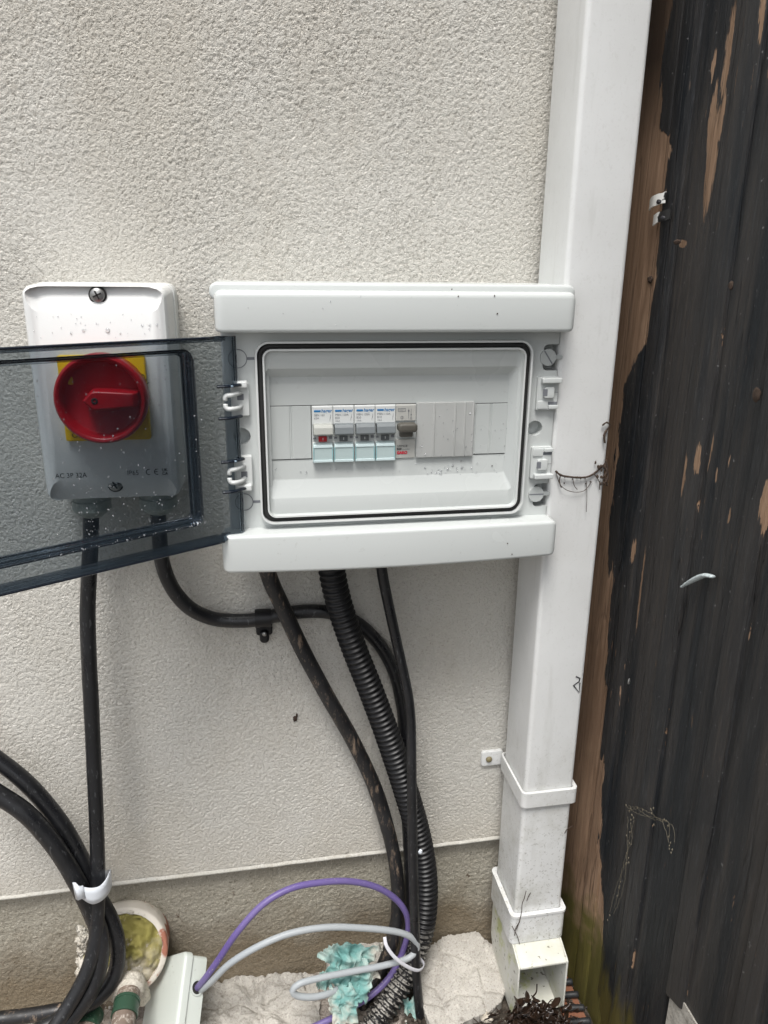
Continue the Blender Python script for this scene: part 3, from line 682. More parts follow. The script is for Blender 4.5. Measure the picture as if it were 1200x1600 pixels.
# gasket and its lips
def ringwall(x0, x1, z0, z1, r, w, yb, yf):
    A = rrect(x0, x1, z0, z1, r, 8); B = rrect(x0 + w, x1 - w, z0 + w, z1 - w, max(r - w, .001), 8); n = len(A)
    V = [(x, yb, z) for x, z in A] + [(x, yf, z) for x, z in A] + [(x, yf, z) for x, z in B] + [(x, yb, z) for x, z in B]; F = []
    for j in range(n):
        k2 = (j + 1) % n
        for q in range(3): F.append((q * n + j, q * n + k2, (q + 1) * n + k2, (q + 1) * n + j))
    return V, F
GX0, GX1, GZ0, GZ1 = -.0092, .2203, -.0532, .0972
obj('window_frame', join(ringwall(GX0 - .0004, GX1 + .0004, GZ0 - .0004, GZ1 + .0004, .0115, .0016, FY + .002, -.0835), ringwall(GX0 + .0055, GX1 - .0055, GZ0 + .0055, GZ1 - .0055, .0075, .0014, FY + .010, -.0838)), M['abs_mark'], DB, auto=40)
obj('gasket', ringwall(GX0 + .0016, GX1 - .0016, GZ0 + .0016, GZ1 - .0016, .010, .0038, FY + .002, -.0808), M['gasket'], DB)
# inner tray: sloping ring between the frame and the sunk module plate
def trayring():
    ox0, ox1, oz0, oz1 = GX0 + .0066, GX1 - .0066, GZ0 + .0066, GZ1 - .0066
    def rg(x0, x1, z0, z1, y, r): return [(x, y, z) for x, z in rrect(x0, x1, z0, z1, r, 6)]
    # bands above and below step back to the plate; sides slope directly
    rings = [rg(ox0, ox1, oz0, oz1, -.0830, .007), rg(ox0 + .0006, ox1 - .0012, oz0 + .0012, oz1 - .0012, -.0805, .006), rg(ox0 + .001, ox1 - .0036, oz0 + .0142, oz1 - .0142, -.0800, .004), rg(ox0 + .0012, ox1 - .0040, oz0 + .0150, oz1 - .0150, -.0796, .0035), rg(ox0 + .0016, ox1 - .0089, oz0 + .0282, oz1 - .0218, -.0725, .0018), rg(ox0 + .0018, ox1 - .0094, oz0 + .0292, oz1 - .0223, -.0722, .0015)]
    return loft(rings, False, True)
obj('module_plate', trayring(), M['abs_in'], DB, auto=25)
PY = -.0722
# left and right blanking panels with fine grooves
def blankpanel(x0, x1, z0, z1): return slab(x0, x1, z0, z1, PY + .001, PY - .0007, .0006, .0003, 2, 2)
obj('blank_strip', join(blankpanel(.0012, .0168, .0000, .0445), blankpanel(.0177, .0182, .0000, .0445), blankpanel(.0190, .0345, .0000, .0445)), M['abs_in'], DB, smooth=False)
obj('blank_strip', join(blankpanel(.1764, .1888, -.0005, .0435), blankpanel(.1896, .1901, -.0005, .0435), blankpanel(.1909, .2046, -.0005, .0435), blankpanel(.2053, .2058, -.0005, .0435), blankpanel(.2065, .2085, -.0005, .0435)), M['abs_in'], DB, smooth=False)
for a, b, z in ((.0005, .035, .0449), (.0005, .035, -.0004), (.1758, .2090, .0439), (.1758, .2090, -.0009), (.0348, .1235, .0449)): obj('slot_line', box(a, b, PY - .0002, PY - .00005, z - .00025, z + .00025), M['dark'], DB, smooth=False)
for a, z in ((.0002, 0), (.0346, -.001)): obj('slot_line', box(a, a + .0005, PY - .0002, PY - .00005, z, .0445), M['dark'], DB, smooth=False)
sp = [slab(.1240, .1746, -.0018, .0459, PY + .001, -.0752, .0012, .0006)]
for x in (.1392, .1575, .1662): sp.append(slab(x - .0005, x + .0005, -.0016, .0457, -.0745, -.0760, .0004, .0003, 2, 2))
sp.append(slab(.1728, .1742, -.0016, .0457, -.0745, -.0757, .0004, .0003, 2, 2))
obj('blanking_cover', join(*sp), M['blank'], DB, label='darker grey ridged blanking strip right of the breakers', auto=30)

# circuit breakers (parts of the board)
def breaker(x, kind):
    lab = {'main': 'first switch with a pale grey toggle and red indicator', 'mcb': None, 'rcbo': 'last breaker with a dark toggle and red lettering'}[kind]
    o = bpy.data.objects.new('circuit_breaker', None)
    w = .0172
    if kind != 'rcbo':
        prof = [(PY + .002, -.0030), (PY - .0012, -.0030), (PY - .0016, .0135), (PY + .0004, .0140), (PY + .0004, .0285), (PY - .0016, .0290), (PY - .0016, .0435), (PY - .0008, .0446), (PY + .002, .0446)]
    else:
        prof = [(PY + .002, -.0020), (PY - .0012, -.0020), (PY - .0014, .0145), (PY + .0006, .0150), (PY + .0006, .0300), (PY - .0014, .0305), (PY - .0014, .0435), (PY - .0006, .0446), (PY + .002, .0446)]
    b = obj('circuit_breaker', prism(prof, x + .00015, x + w), M['brk'] if kind != 'rcbo' else M['brk_grey'], DB, smooth=False)
    if lab: b['label'] = lab
    md = b.modifiers.new('bv', 'BEVEL'); md.width = .0003; md.segments = 2; md.limit_method = 'ANGLE'
    L_ = PY - .00175
    if kind != 'rcbo':
        tog = prism([(PY + .001, .0215), (PY - .0070, .0208), (PY - .0082, .0216), (PY - .0072, .0270), (PY - .0058, .0292), (PY + .001, .0302)], x + .0007, x + .0168)
        t = obj('toggle', tog, M['tog_l'] if kind == 'main' else M['tog_d'], b, smooth=False); md = t.modifiers.new('bv', 'BEVEL'); md.width = .0007; md.segments = 3
        obj('indicator', slab(x + .0052, x + .0122, .0142, .0188, PY, PY - .0012, .0004, .0003, 2, 2), M['indr'] if kind == 'main' else M['indg'], b, smooth=False)
        obj('indicator_mark', box(x + .0085, x + .0091, PY - .0014, PY - .0012, .0155, .0176), M['brk'], b, smooth=False)
        obj('side_notch', join(box(x + .0140, x + .0166, PY - .0014, PY + .0002, .0166, .0185), box(x + .0008, x + .0030, PY - .0014, PY + .0002, .0166, .0178)), M['greyink'], b, smooth=False)
        cv = [(PY - .001, -.0030), (PY - .0040, -.0026), (PY - .0044, -.0012), (PY - .0036, .0104), (PY - .0024, .0130), (PY - .001, .0138)]
        t = obj('terminal_cover', prism(cv, x + .0003, x + .0169), M['cover'], b, smooth=False); md = t.modifiers.new('bv', 'BEVEL'); md.width = .0006; md.segments = 3
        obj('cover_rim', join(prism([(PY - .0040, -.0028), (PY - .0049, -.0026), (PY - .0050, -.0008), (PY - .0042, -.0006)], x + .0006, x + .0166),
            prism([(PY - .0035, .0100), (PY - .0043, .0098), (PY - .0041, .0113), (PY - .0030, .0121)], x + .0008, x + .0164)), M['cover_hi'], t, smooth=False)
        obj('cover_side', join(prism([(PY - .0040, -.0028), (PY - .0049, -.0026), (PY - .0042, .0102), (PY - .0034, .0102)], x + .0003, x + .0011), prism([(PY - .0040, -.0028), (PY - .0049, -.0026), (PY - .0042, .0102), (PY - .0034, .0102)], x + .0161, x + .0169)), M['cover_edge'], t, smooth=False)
        obj('logo_bar', slab(x + .0016, x + .0072, .0394, .0410, L_ + .0004, L_ - .0001, .0002, .0001, 2, 2), M['logo'], b, smooth=False)
        text('\u00b7hager' if False else 'hager', .0040, x + .0077, .0391, L_, M['logo'], b, 'lettering', bold=.00008, sx=.98, shear=.1)
        l1, l2, l3 = {'main': ('SBN 163', '63A', '')}.get(kind, ('MBN 110A' if abs(x - .088) < .002 else 'MBN 120A', 'B10' if abs(x - .088) < .002 else 'B20', '10kA'))
        text(l1, .0026, x + .0016, .0360, L_, M['greyink'], b, 'rating_text', sx=.95)
        text(l2, .0025, x + .0016, .0334, L_, M['greyink'], b, 'rating_text')
        if l3: text(l3, .0019, x + .0016, .0310, L_, M['greyink'], b, 'rating_text')
        obj('circuit_symbol', join(box(x + .0152, x + .0154, L_ - .0001, L_, .0352, .0372), box(x + .0146, x + .0148, L_ - .0001, L_, .0318, .0338), prism([(L_, .0338), (L_ - .0001, .0338), (L_ - .0001, .0352), (L_, .0352)], x + .0149, x + .0153)), M['greyink'], b, smooth=False)
    else:
        pit = obj('toggle_recess', slab(x + .0018, x + .0150, .0162, .0290, PY, PY - .0012, .002, .0005), M['brk'], b, auto=30)
        t = obj('toggle', join(slab(x + .0006, x + .0172, .0222, .0298, PY - .004, PY - .0120, .003, .0022), slab(x + .0032, x + .0142, .0172, .0240, PY, PY - .0070, .001, .0015)), M['tog_b'], b, auto=40)
        text('GRMCB', .0027, x + .0014, .0078, L_ + .0002, M['ink'], b, 'rating_text', sx=1.0)
        text('B20', .0026, x + .0014, .0053, L_ + .0002, M['ink'], b, 'rating_text', bold=.0001)
        text('30mA/10kA', .0014, x + .0060, .0053, L_ + .0002, M['greyink'], b, 'rating_text')
        text('GARO', .0034, x + .0014, .0018, L_ + .0002, M['redink'], b, 'lettering', bold=.00022, sx=.95)
        rw = join(*[ringwall(x + .0020, x + .0085, .0385, .0412, .0003, .0002, L_ + .0003, L_ + .0001), ringwall(x + .0042, x + .0066, .0322, .0346, .0012, .0002, L_ + .0003, L_ + .0001), ringwall(x + .0124, x + .0140, .0318, .0334, .0008, .0002, L_ + .0003, L_ + .0001),
              box(x + .0109, x + .0112, L_, L_ + .0003, .0325, .0408), box(x + .0130, x + .0133, L_, L_ + .0003, .0336, .0408), box(x + .0128, x + .0138, L_, L_ + .0003, .0355, .0362), box(x + .0105, x + .0116, L_, L_ + .0003, .0385, .0396)])
        obj('circuit_symbol', rw, M['greyink'], b, smooth=False); text('250V', .0017, x + .0030, .0392, L_, M['greyink'], b, 'rating_text'); text('T', .0020, x + .0049, .0326, L_, M['greyink'], b, 'rating_text')
for i, kd in enumerate(('main', 'mcb', 'mcb', 'mcb', 'rcbo')): breaker(.0354 + .01755 * i + (.0004 if i > 1 else 0), kd)

# hinge / latch blocks on the frame
def latch(cx, cz, flip):
    s = -1 if flip else 1
    def Z(a, b): return (cz + min(s * a, s * b), cz + max(s * a, s * b))
    parts = [slab(cx - .0095, cx + .0095, *Z(-.0145, .0145), FY + .001, FY - .0032, .0015, .0008),
             slab(cx - .0068, cx + .0105, *Z(.0095, .0140), FY - .002, FY - .0085, .001, .0009),
             slab(cx - .0040, cx + .0052, *Z(-.0035, .0065), FY - .002, FY - .0062, .0018, .0007),
             slab(cx + .0015, cx + .0100, *Z(-.0130, -.0098), FY - .002, FY - .0052, .0008, .0005),
             slab(cx - .0085, cx + .0008, *Z(-.0130, -.0060), FY - .002, FY - .0042, .0008, .0005)]
    b = obj('latch_seat', join(*parts), M['abs'], DB, auto=35)
    obj('slot', join(slab(cx - .0052, cx - .0012, *Z(-.0015, .0045), FY - .0060, FY - .00625, .0004, .0001, 2, 2), slab(cx + .0010, cx + .0094, *Z(-.0096, -.0070), FY - .0030, FY - .00335, .0004, .0001, 2, 2), slab(cx + .0054, cx + .0096, *Z(.0010, .0014), FY - .0030, FY - .00335, .0001, .0001, 2, 2)), M['greyink'], b, smooth=False)
    return b
latch(.2380, .0520, False); latch(.2370, -.0090, True)
def hinge(cx, cz, flip):
    s = -1 if flip else 1
    def Z(a, b): return (cz + min(s * a, s * b), cz + max(s * a, s * b))
    parts = [slab(cx - .0060, cx + .0072, *Z(-.0135, .0135), FY + .001, FY - .0050, .0014, .0008),
             slab(cx - .0062, cx + .0062, *Z(.0098, .0150), FY - .002, FY - .0105, .0012, .001)]
    arm = [at(0, 0, 0)] * 0
    b = obj('hinge', join(*parts), M['abs_mark'], DB, auto=35)
    for q in (1, -1):
        zc = cz + q * .0052
        path = [Vector((cx + .0010, FY - .0025, zc)), Vector((cx - .0020, FY - .0110, zc + q * .0006)), Vector((cx - .0065, FY - .0165, zc + q * .0004)), Vector((cx - .0100, FY - .0170, zc)), Vector((cx - .0112, FY - .0168, zc - q * .0016)), Vector((cx - .0113, FY - .0164, zc - q * .0038))]
        obj('hook', tube(spline(path, .0008), .0019, 10, flat=1.1), M['abs_mark'], b)
    obj('slot', slab(cx - .0022, cx + .0030, *Z(-.0005, .0045), FY - .0049, FY - .0052, .0004, .0001, 2, 2), M['greyink'], b, smooth=False)
hinge(-.0225, .0520, False); hinge(-.0222, -.0080, True)
# quarter-turn screws and slots
def qscrew(cx, cz, ang, y=FY + .004):
    s = obj('cover_screw', join(disc(cx, cz, .0070, y + .006, y - .0015), slab(cx + .004, cx + .0135, cz - .0018, cz + .0018, y + .006, y - .0005, .0015, .0006)), M['abs_in'], DB, auto=35)
    ca, sa = math.cos(ang), math.sin(ang); L = .0068; w = .0006
    v = [(cx + ca * a * L - sa * b * w, yy, cz + sa * a * L + ca * b * w) for yy in (y - .00155, y - .0012) for a, b in ((-1, -1), (1, -1), (1, 1), (-1, 1))]
    obj('slot', (v, [(0, 1, 2, 3), (4, 7, 6, 5), (0, 4, 5, 1), (1, 5, 6, 2), (2, 6, 7, 3), (3, 7, 4, 0)]), M['greyink'], s, smooth=False)
qscrew(.2368, .0828, R(-55), FY - .0005); qscrew(.2352, -.0385, R(0), FY - .0005)
for cz, q in ((.0838, 1), (-.0352, -1)):
    obj('screw_seat', ringwall(-.0305, -.0155, cz - .0075, cz + .0075, .0074, .0005, FY + .001, FY - .0006), M['greyink'], DB)
    obj('slot', box(-.0155, -.0094, FY - .0003, FY + .001, cz - .0011, cz + .0011), M['greyink'], DB, smooth=False)

# open smoked lid
LA = math.atan2(.503, .864); LH = Vector((-.0262, -.0800, 0)); EU = Vector((-math.cos(LA), -math.sin(LA), 0)); EN = Vector((math.sin(LA), -math.cos(LA), 0))
LZ0, LZ1, LW = -.0612, .1022, .262
NU, NV = 264, 164
us = np.linspace(0, LW, NU); vs = np.linspace(LZ0, LZ1, NV)
U, Vv = np.meshgrid(us, vs)
def sdrr(x, z, x0, x1, z0, z1, r):
    cx, cz = (x0 + x1) / 2, (z0 + z1) / 2; qx = np.abs(x - cx) - (x1 - x0) / 2 + r; qz = np.abs(z - cz) - (z1 - z0) / 2 + r
    return np.hypot(np.maximum(qx, 0), np.maximum(qz, 0)) + np.minimum(np.maximum(qx, qz), 0) - r
sd1 = sdrr(U, Vv, .0345, LW - .02, LZ0 + .0150, LZ1 - .0090, .008)
ss = lambda t: np.clip(t, 0, 1) ** 2 * (3 - 2 * np.clip(t, 0, 1))
Wd = -.0135 * ss(-sd1 / .0042)                                    # pane set back
edge = np.minimum(np.minimum(Vv - LZ0, LZ1 - Vv), LW - U)
Wd = Wd + .0105 * ss(1 - edge / .0032) * ss((U - .004) / .022)                            # rim turned forward
Wd = Wd + .0065 * ss((.020 - U) / .018) - .0025 * ss((.004 - U) / .004)   # rolled hinge edge
pos = np.stack([LH.x + EU.x * U + EN.x * Wd, LH.y + EU.y * U + EN.y * Wd, Vv], 2).reshape(-1, 3)
i_ = (np.arange(NU - 1)[None, :] + NU * np.arange(NV - 1)[:, None])
Uc = (U[:-1, :-1] + U[1:, 1:]) / 2; Vc = (Vv[:-1, :-1] + Vv[1:, 1:]) / 2
notch = ((Uc < .0065) & ((np.abs(Vc - .0520) < .0125) | (np.abs(Vc + .0080) < .0125))) | ((Uc < .0022) & (Vc < .036) & (Vc > .006) & False)
keep = (~notch).ravel(); ii = i_.ravel()[keep]
fc = np.stack([ii, ii + NU, ii + 1 + NU, ii + 1], 1).astype(np.int32)
used, inv = np.unique(fc, return_inverse=True); co = pos[used].astype(np.float32); fc = inv.reshape(-1, 4).astype(np.int32)
dloc = np.array(DB.location, dtype=np.float32)
lid = fastobj('smoked_lid', co - dloc, fc, M['lid'], DB)
lid['label'] = 'open smoked transparent lid swung out over the rotary switch, beaded with rain'
lid.data.materials.append(M['lid_edge']); lid.data.materials.append(M['lid_steep_dark'])
gW = np.abs(np.gradient(Wd, us, axis=1)) + np.abs(np.gradient(Wd, vs, axis=0)); gf = (gW[:-1, :-1] + gW[1:, 1:]) / 2
steep = ((gf > .75).ravel()[keep]).astype(np.int32) * 2
if len(steep) == len(lid.data.polygons): lid.data.polygons.foreach_set('material_index', steep)
md = lid.modifiers.new('sol', 'SOLIDIFY'); md.thickness = .0020; md.offset = 0; md.material_offset_rim = 1; md.use_even_offset = True
# dark tubes along rim and pane edge, painting in the edge-on darkening
def lidpt(u, v, w): return LH + EU * u + EN * w + Vector((0, 0, v))
def lidring(u0, u1, z0, z1, r, w, rad):
    pp = [lidpt(u, z, w) for u, z in rrect(u0, u1, z0, z1, r, 8)]; pp.append(pp[0]); return tube(pp, rad, 8, cap=False)
obj('lid_dark_line', join(lidring(.0345, LW - .02, LZ0 + .0150, LZ1 - .0090, .008, -.0012, .00055), lidring(.0375, LW - .023, LZ0 + .0180, LZ1 - .0120, .006, -.0130, .00055),
    tube([lidpt(u, LZ1 - .0002, .0104) for u in np.linspace(.022, LW, 30)], .0009, 8), tube([lidpt(u, LZ0 + .0002, .0104) for u in np.linspace(.022, LW, 30)], .0009, 8)), M['lid_edge'], lid)
for cz in (.0520, -.0080):
    vf = [box(0, 1, 0, 1, 0, 1)]
    for q in (1, -1):
        zc = cz + q * .0125
        pth = [lidpt(u, zc, w) for u, w in ((-.001, .006), (.006, .0085), (.012, .0088), (.019, .006))]
        obj('lid_lug', tube(spline(pth, .001), .0013, 10, flat=1.8), M['lid_edge'], lid)
    obj('hinge_pin', blob(lidpt(.009, cz + .0125, .0100), .0022, .0015, .0010, 1, .0, sub=2), M['bluey'], lid)
# rain on the lid
vf = []
bm = bmesh.new(); bmesh.ops.create_icosphere(bm, subdivisions=1, radius=1); bv = [v.co.copy() for v in bm.verts]; bm.verts.ensure_lookup_table(); bf = [tuple(v.index for v in f.verts) for f in bm.faces]; bm.free()
DV, DF = [], []
def drop(c, ex, en, ez, r, h, el):
    n = len(DV)
    for v in bv: DV.append(c + ex * (v.x * r) + ez * (v.z * r * el) + en * (v.y * h))
    DF.extend([tuple(i + n for i in f) for f in bf])
for q in range(680):
    u = random.uniform(.03, .17); z = LZ0 + .016 + (LZ1 - LZ0 - .03) * random.random() ** 2.7
    inside = .039 < u < LW - .025 and z > LZ0 + .018
    wv_ = -.0135 if inside else 0.0
    if not inside and random.random() < .7: continue
    r = random.choice((.0002, .00025, .00025, .0003, .0003, .0004, .0005, .0007))
    drop(lidpt(u, z, wv_ + .0010), EU, EN, Vector((0, 0, 1)), r, r * .6, random.uniform(1, 1.5))
o = obj('rain_drops', (DV, DF), M['water'], lid); o['kind'] = 'stuff'
# rain on the plate, hoods
DV, DF = [], []
EX, EY, EZ = Vector((1, 0, 0)), Vector((0, -1, 0)), Vector((0, 0, 1))
for q in range(26):
    p = at(random.gauss(700, 26), random.gauss(735, 7), PY - .0003); drop(p, EX, EY, EZ, random.uniform(.0004, .0011), .0006, 1.1)
for q in range(24):
    p = at(random.uniform(655, 738), random.uniform(640, 712), -.0755); drop(p, EX, EY, EZ, random.uniform(.0003, .0009), .0005, 1.2)
for q in range(16):
    p = at(random.uniform(742, 800), random.uniform(640, 725), PY - .0008); drop(p, EX, EY, EZ, random.uniform(.0003, .0008), .0005, 1.1)
for q in range(30):
    p = at(random.uniform(430, 800), random.uniform(730, 742), PY - .0003); drop(p, EX, EY, EZ, random.uniform(.0003, .0007), .0005, 1.1)
for q in range(8):
    p = at(random.uniform(340, 890), random.uniform(460, 515), -.0968); drop(p, EX, EY, EZ, random.uniform(.0002, .0005), .0003, 1.2)
o = obj('rain_drops', (DV, DF), M['water'], DB); o['kind'] = 'stuff'
for a, b, y in ((773, 462, -.0968), (777, 490, -.0968), (769, 728, PY - .0004), (706, 452, -.092), (793, 849, -.097), (800, 866, -.097), (716, 463, -.0968)): obj('grit', blob(at(a, b, y), .0006, .0004, .0007, a, .6, sub=1), M['root'], DB)

# ------------------------------------------------------------------ rotary isolator
SX0, SX1, SZT, SZB = -.1830, -.0738, .1392, -.0330
SW = thing('isolator_switch', 'white rotary isolator switch with a red knob, seen partly through the smoked lid', 'isolator switch', ((SX0 + SX1) / 2, 0, .05))
SF = -.0660
obj('switch_base', slab(SX0 - .0005, SX1 + .0015, SZB - .0005, SZT + .0005, .001, -.022, .008, .001), M['switch_back'], SW, auto=40)
rings = []
for (ins, y, r) in ((.0006, -.0215, .008), (.0, -.0225, .008), (.0012, -.058, .008), (.0020, -.062, .008), (.0035, -.0648, .0075), (.0060, SF, .006)):
    rings.append([(x, y, z) for x, z in rrect(SX0 + ins, SX1 - ins, SZB + ins * .7, SZT - ins * .7, r, 10)])
cv_ = obj('switch_cover', loft(rings, True, True), M['switch'], SW)
def scoop(zc, s):
    # rounded trough running across the top / bottom end of the cover
    V = []; n = 24
    xa, xb = SX0 + .0035, SX1 - .0035
    rings = []
    for (y, zin, ins) in ((-.0475, .0115, .010), (-.052, .0020, .006), (-.075, -.020, -.002)):
        pass
    poly = [(-.0562, zc + s * .0120), (-.0760, zc + s * .0120), (-.0760, zc - s * .0125), (-.0668, zc - s * .0100), (-.0590, zc + s * .0048)]
    rg = []
    for t, k_ in ((0, .15), (.02, .55), (.05, .8), (.10, .96), (.16, 1), (.84, 1), (.90, .96), (.95, .8), (.98, .55), (1, .15)):
        x = xa + (xb - xa) * t
        cyy, czz = -.070, zc + s * .004
        rg.append([(x, cyy + (y - cyy) * k_ if y > cyy else y, czz + (z - czz) * k_) for y, z in poly])
    return loft(rg, True, True)
cut(cv_, [scoop(SZT - .0135, 1), scoop(SZB + .0120, -1)])
bm = bmesh.new(); bm.from_mesh(cv_.data); bm.to_mesh(cv_.data); bm.free()
cv_.data.set_sharp_from_angle(angle=R(28)); cv_.data.polygons.foreach_set('use_smooth', [True] * len(cv_.data.polygons))
def cross_screw(cx, cz, y):
    obj('screw_recess', disc(cx, cz, .0066, y + .004, y - .0002), M['dark'], SW)
    s = obj('cross_screw', lathe([(.0054, y + .003), (.0054, y - .0012), (.0048, y - .0020), (.0002, y - .0026)], (cx, cz), 28), M['steel'], SW, auto=50)
    vf = []
    for a in (R(25), R(115)):
        ca, sa = math.cos(a), math.sin(a)
        vf.append(([(cx + ca * i * .0034 - sa * j * .0006, yy, cz + sa * i * .0034 + ca * j * .0006) for yy in (y - .0029, y - .0018) for i, j in ((-1, -1), (1, -1), (1, 1), (-1, 1))], [(0, 1, 2, 3), (4, 7, 6, 5), (0, 4, 5, 1), (1, 5, 6, 2), (2, 6, 7, 3), (3, 7, 4, 0)]))
    obj('screw_cross', join(*vf), M['dark'], s, smooth=False)
pt = at(152, 461, -.0615); cross_screw(pt.x, pt.z, -.0610)
pt = at(180, 757, -.0615); cross_screw(pt.x, pt.z, -.0610)
obj('yellow_plate', slab(-.1598, -.0946, .0195, .0868, SF + .001, -.0712, .002, .0010), M['yellow'], SW, auto=35)
text('OFF', .006, -.155, .0225, -.0714, M['ink'], SW, 'lettering', rot=R(0))
text('ON', .006, -.1005, .071, -.0714, M['ink'], SW, 'lettering', rot=R(-60))
kc = at(157, 625, -.090); kx, kz = kc.x, kc.z
kn = obj('rotary_knob', lathe([(.0325, -.0705), (.0342, -.0730), (.0346, -.0860), (.0340, -.0890), (.0325, -.0906), (.0308, -.0904), (.0295, -.0885), (.0285, -.0810), (.0270, -.0796), (.0002, -.0792)], (kx, kz), 96), M['red'], SW, auto=50)
grip = [(-.0135, 0), (-.0065, .0075), (-.001, .0080), (.0285, .0058), (.0290, -.0058), (-.001, -.0080), (-.0065, -.0075)]
rg = [[(kx + a * k1 + (0 if a > 0 else -a * 0), y, kz + b * k1) for a, b in grip] for y, k1 in ((-.0780, 1.0), (-.0925, .96), (-.0950, .86))]
gp = obj('grip', loft(rg, False, True), M['red'], kn, auto=30); md = gp.modifiers.new('bv', 'BEVEL'); md.width = .0012; md.segments = 3; md.limit_method = 'ANGLE'
obj('knob_screw', lathe([(.0024, -.0940), (.0024, -.0954), (.0010, -.0954), (.0009, -.0948), (.0001, -.0948)], (kx - .0035, kz), 20), M['dark'], kn)
obj('lock_slot', slab(kx - .0245, kx - .0205, kz + .0105, kz + .0165, -.078, -.0797, .0012, .0001), M['yellow'], kn)
text('AC 3P 32A', .0058, -.1725, -.0115, SF - .0002, M['ink'], SW, 'lettering', sx=.92)
text('IP65', .0058, -.1165, -.0110, SF - .0002, M['ink'], SW, 'lettering', sx=.92)
def arcs(cx, cz, r, bar):
    V = []; n = 18; vf = []
    P_ = [(cx + r * math.cos(a), cz + r * math.sin(a)) for a in np.linspace(R(75), R(285), n)]
    Q_ = [(cx + (r - .0006) * math.cos(a), cz + (r - .0006) * math.sin(a)) for a in np.linspace(R(75), R(285), n)]
    V = [(x, SF - .0002, z) for x, z in P_] + [(x, SF - .0002, z) for x, z in Q_]; F = [(i, i + 1, n + i + 1, n + i) for i in range(n - 1)]
    return (V, F) if not bar else join((V, F), box(cx - r, cx + r * .1, SF - .0002, SF - .0001, cz - .0003, cz + .0003))
obj('ce_mark', join(arcs(-.0990, -.0088, .0026, False), arcs(-.0925, -.0088, .0026, True)), M['ink'], SW, smooth=False)
text('UK', .0034, -.0888, -.0085, SF - .0002, M['ink'], SW, 'lettering', bold=.0001); text('CA', .0034, -.0888, -.0116, SF - .0002, M['ink'], SW, 'lettering', bold=.0001)
# glands
for gx_, gzz in ((-.1532, -.0455), (-.0975, -.0455)):
    pr = [(.0145, SZB + .002), (.0145, SZB - .006), (.0160, SZB - .0065), (.0160, SZB - .0145), (.0130, SZB - .0180), (.0085, SZB - .0215), (.0080, SZB - .0215)]
    n = 28; rgs = [[(gx_ + r * math.cos(2 * math.pi * j / n) * (1 if (abs(z - (SZB - .010)) > .005) else 1.0), -.034 + min(r, .0165) * math.sin(2 * math.pi * j / n), z) for j in range(n)] for r, z in pr]
    obj('cable_gland', loft(rgs, True, True), M['gland'], SW, auto=40)
DV, DF = [], []
for a, b, r in ((168, 516, .0019), (111, 520, .0010), (130, 516, .0012), (222, 508, .0010), (234, 508, .0009), (245, 507, .0010), (188, 521, .0008), (150, 505, .0006), (233, 514, .0007), (95, 512, .0006), (205, 500, .0005), (120, 498, .0006)):
    drop(at(a, b, SF - .0002), EX, EY, EZ, r, r * .55, 1.1)
for q in range(18): drop(at(random.uniform(50, 250), random.uniform(485, 530), SF - .0002), EX, EY, EZ, random.uniform(.0002, .0005), .0003, 1.1)
o = obj('rain_drops', (DV, DF), M['water'], SW); o['kind'] = 'stuff'
for a, b in ((127, 495), (134, 515), (133, 508)): obj('grit', blob(at(a, b, SF), .0004, .0003, .0005, a, .6, sub=1), M['silicone'], SW)

# ------------------------------------------------------------------ junction box on the ground
jt = Vector((-.12, -.80, -.52)).normalized(); jh = Vector((.55, -.42, .62)); jh = (jh - jt * jh.dot(jt)).normalized(); jl = jt.cross(jh).normalized()
J0 = at(301, 1491, -.038)
def jp(a, b, cc): return J0 + jl * a + jh * b + jt * cc     # a: along lid normal, b: towards hole face, cc: down the edge
def jbox(a0, a1, b0, b1, c0, c1, r, bev):
    V, F = slab(b0, b1, c0, c1, a0, a1, r, bev)      # local: x=b, z=c, y=a
    return [jp(y, x, z) for x, y, z in V], F
jb = thing('junction_box', 'light grey square junction box lying tilted on the ground with two cables entering', 'junction box', (J0.x, J0.y - .02, GZ))
def jslab(a0, a1, b0, b1, c0, c1, r, bev):
    rings = [[(b, a0, q) for b, q in rrect(b0, b1, c0, c1, r, 6)]]; s = 1 if a1 > a0 else -1
    for i in range(5):
        an = R(90 * i / 4); ins = bev * (1 - math.cos(an)); a = a1 - s * bev * (1 - math.sin(an)); rings.append([(b, a, q) for b, q in rrect(b0 + ins, b1 - ins, c0 + ins, c1 - ins, max(.0005, r - ins), 6)])
    V, F = loft(rings, True, True); return [jp(y, x, z) for x, y, z in V], F
obj('body', jslab(-.0185, .0, -.070, .0, .0, .075, .005, .001), M['jbox'], jb, auto=40)
obj('lid', jslab(.0003, .0095, -.073, .0022, -.0025, .0775, .007, .003), M['jbox'], jb, auto=40)
hcen = jp(-.0098, .0, .030)
hv = []; n = 28
for rr, off in ((.0078, .0003), (.0078, .0016), (.0062, .0016), (.0060, -.001)): hv.append([hcen + jl * (rr * math.cos(2 * math.pi * j / n)) + jt * (rr * math.sin(2 * math.pi * j / n)) + jh * off for j in range(n)])
obj('entry_grommet', loft(hv, False, False), M['jbox'], jb, auto=40)
obj('entry_hole', loft([[hcen + jl * (.0061 * math.cos(2 * math.pi * j / n)) + jt * (.0061 * math.sin(2 * math.pi * j / n)) + jh * .0005 for j in range(n)]], False, True), M['dark'], jb)
JH = hcen
def topx(p): d = p - CP; z = d.dot(CF); return (600 + FPX * d.dot(CR) / z, 800 - FPX * d.dot(CU) / z)
JA = (*topx(JH - jl * .001), JH.y)
print('hole px', JA)

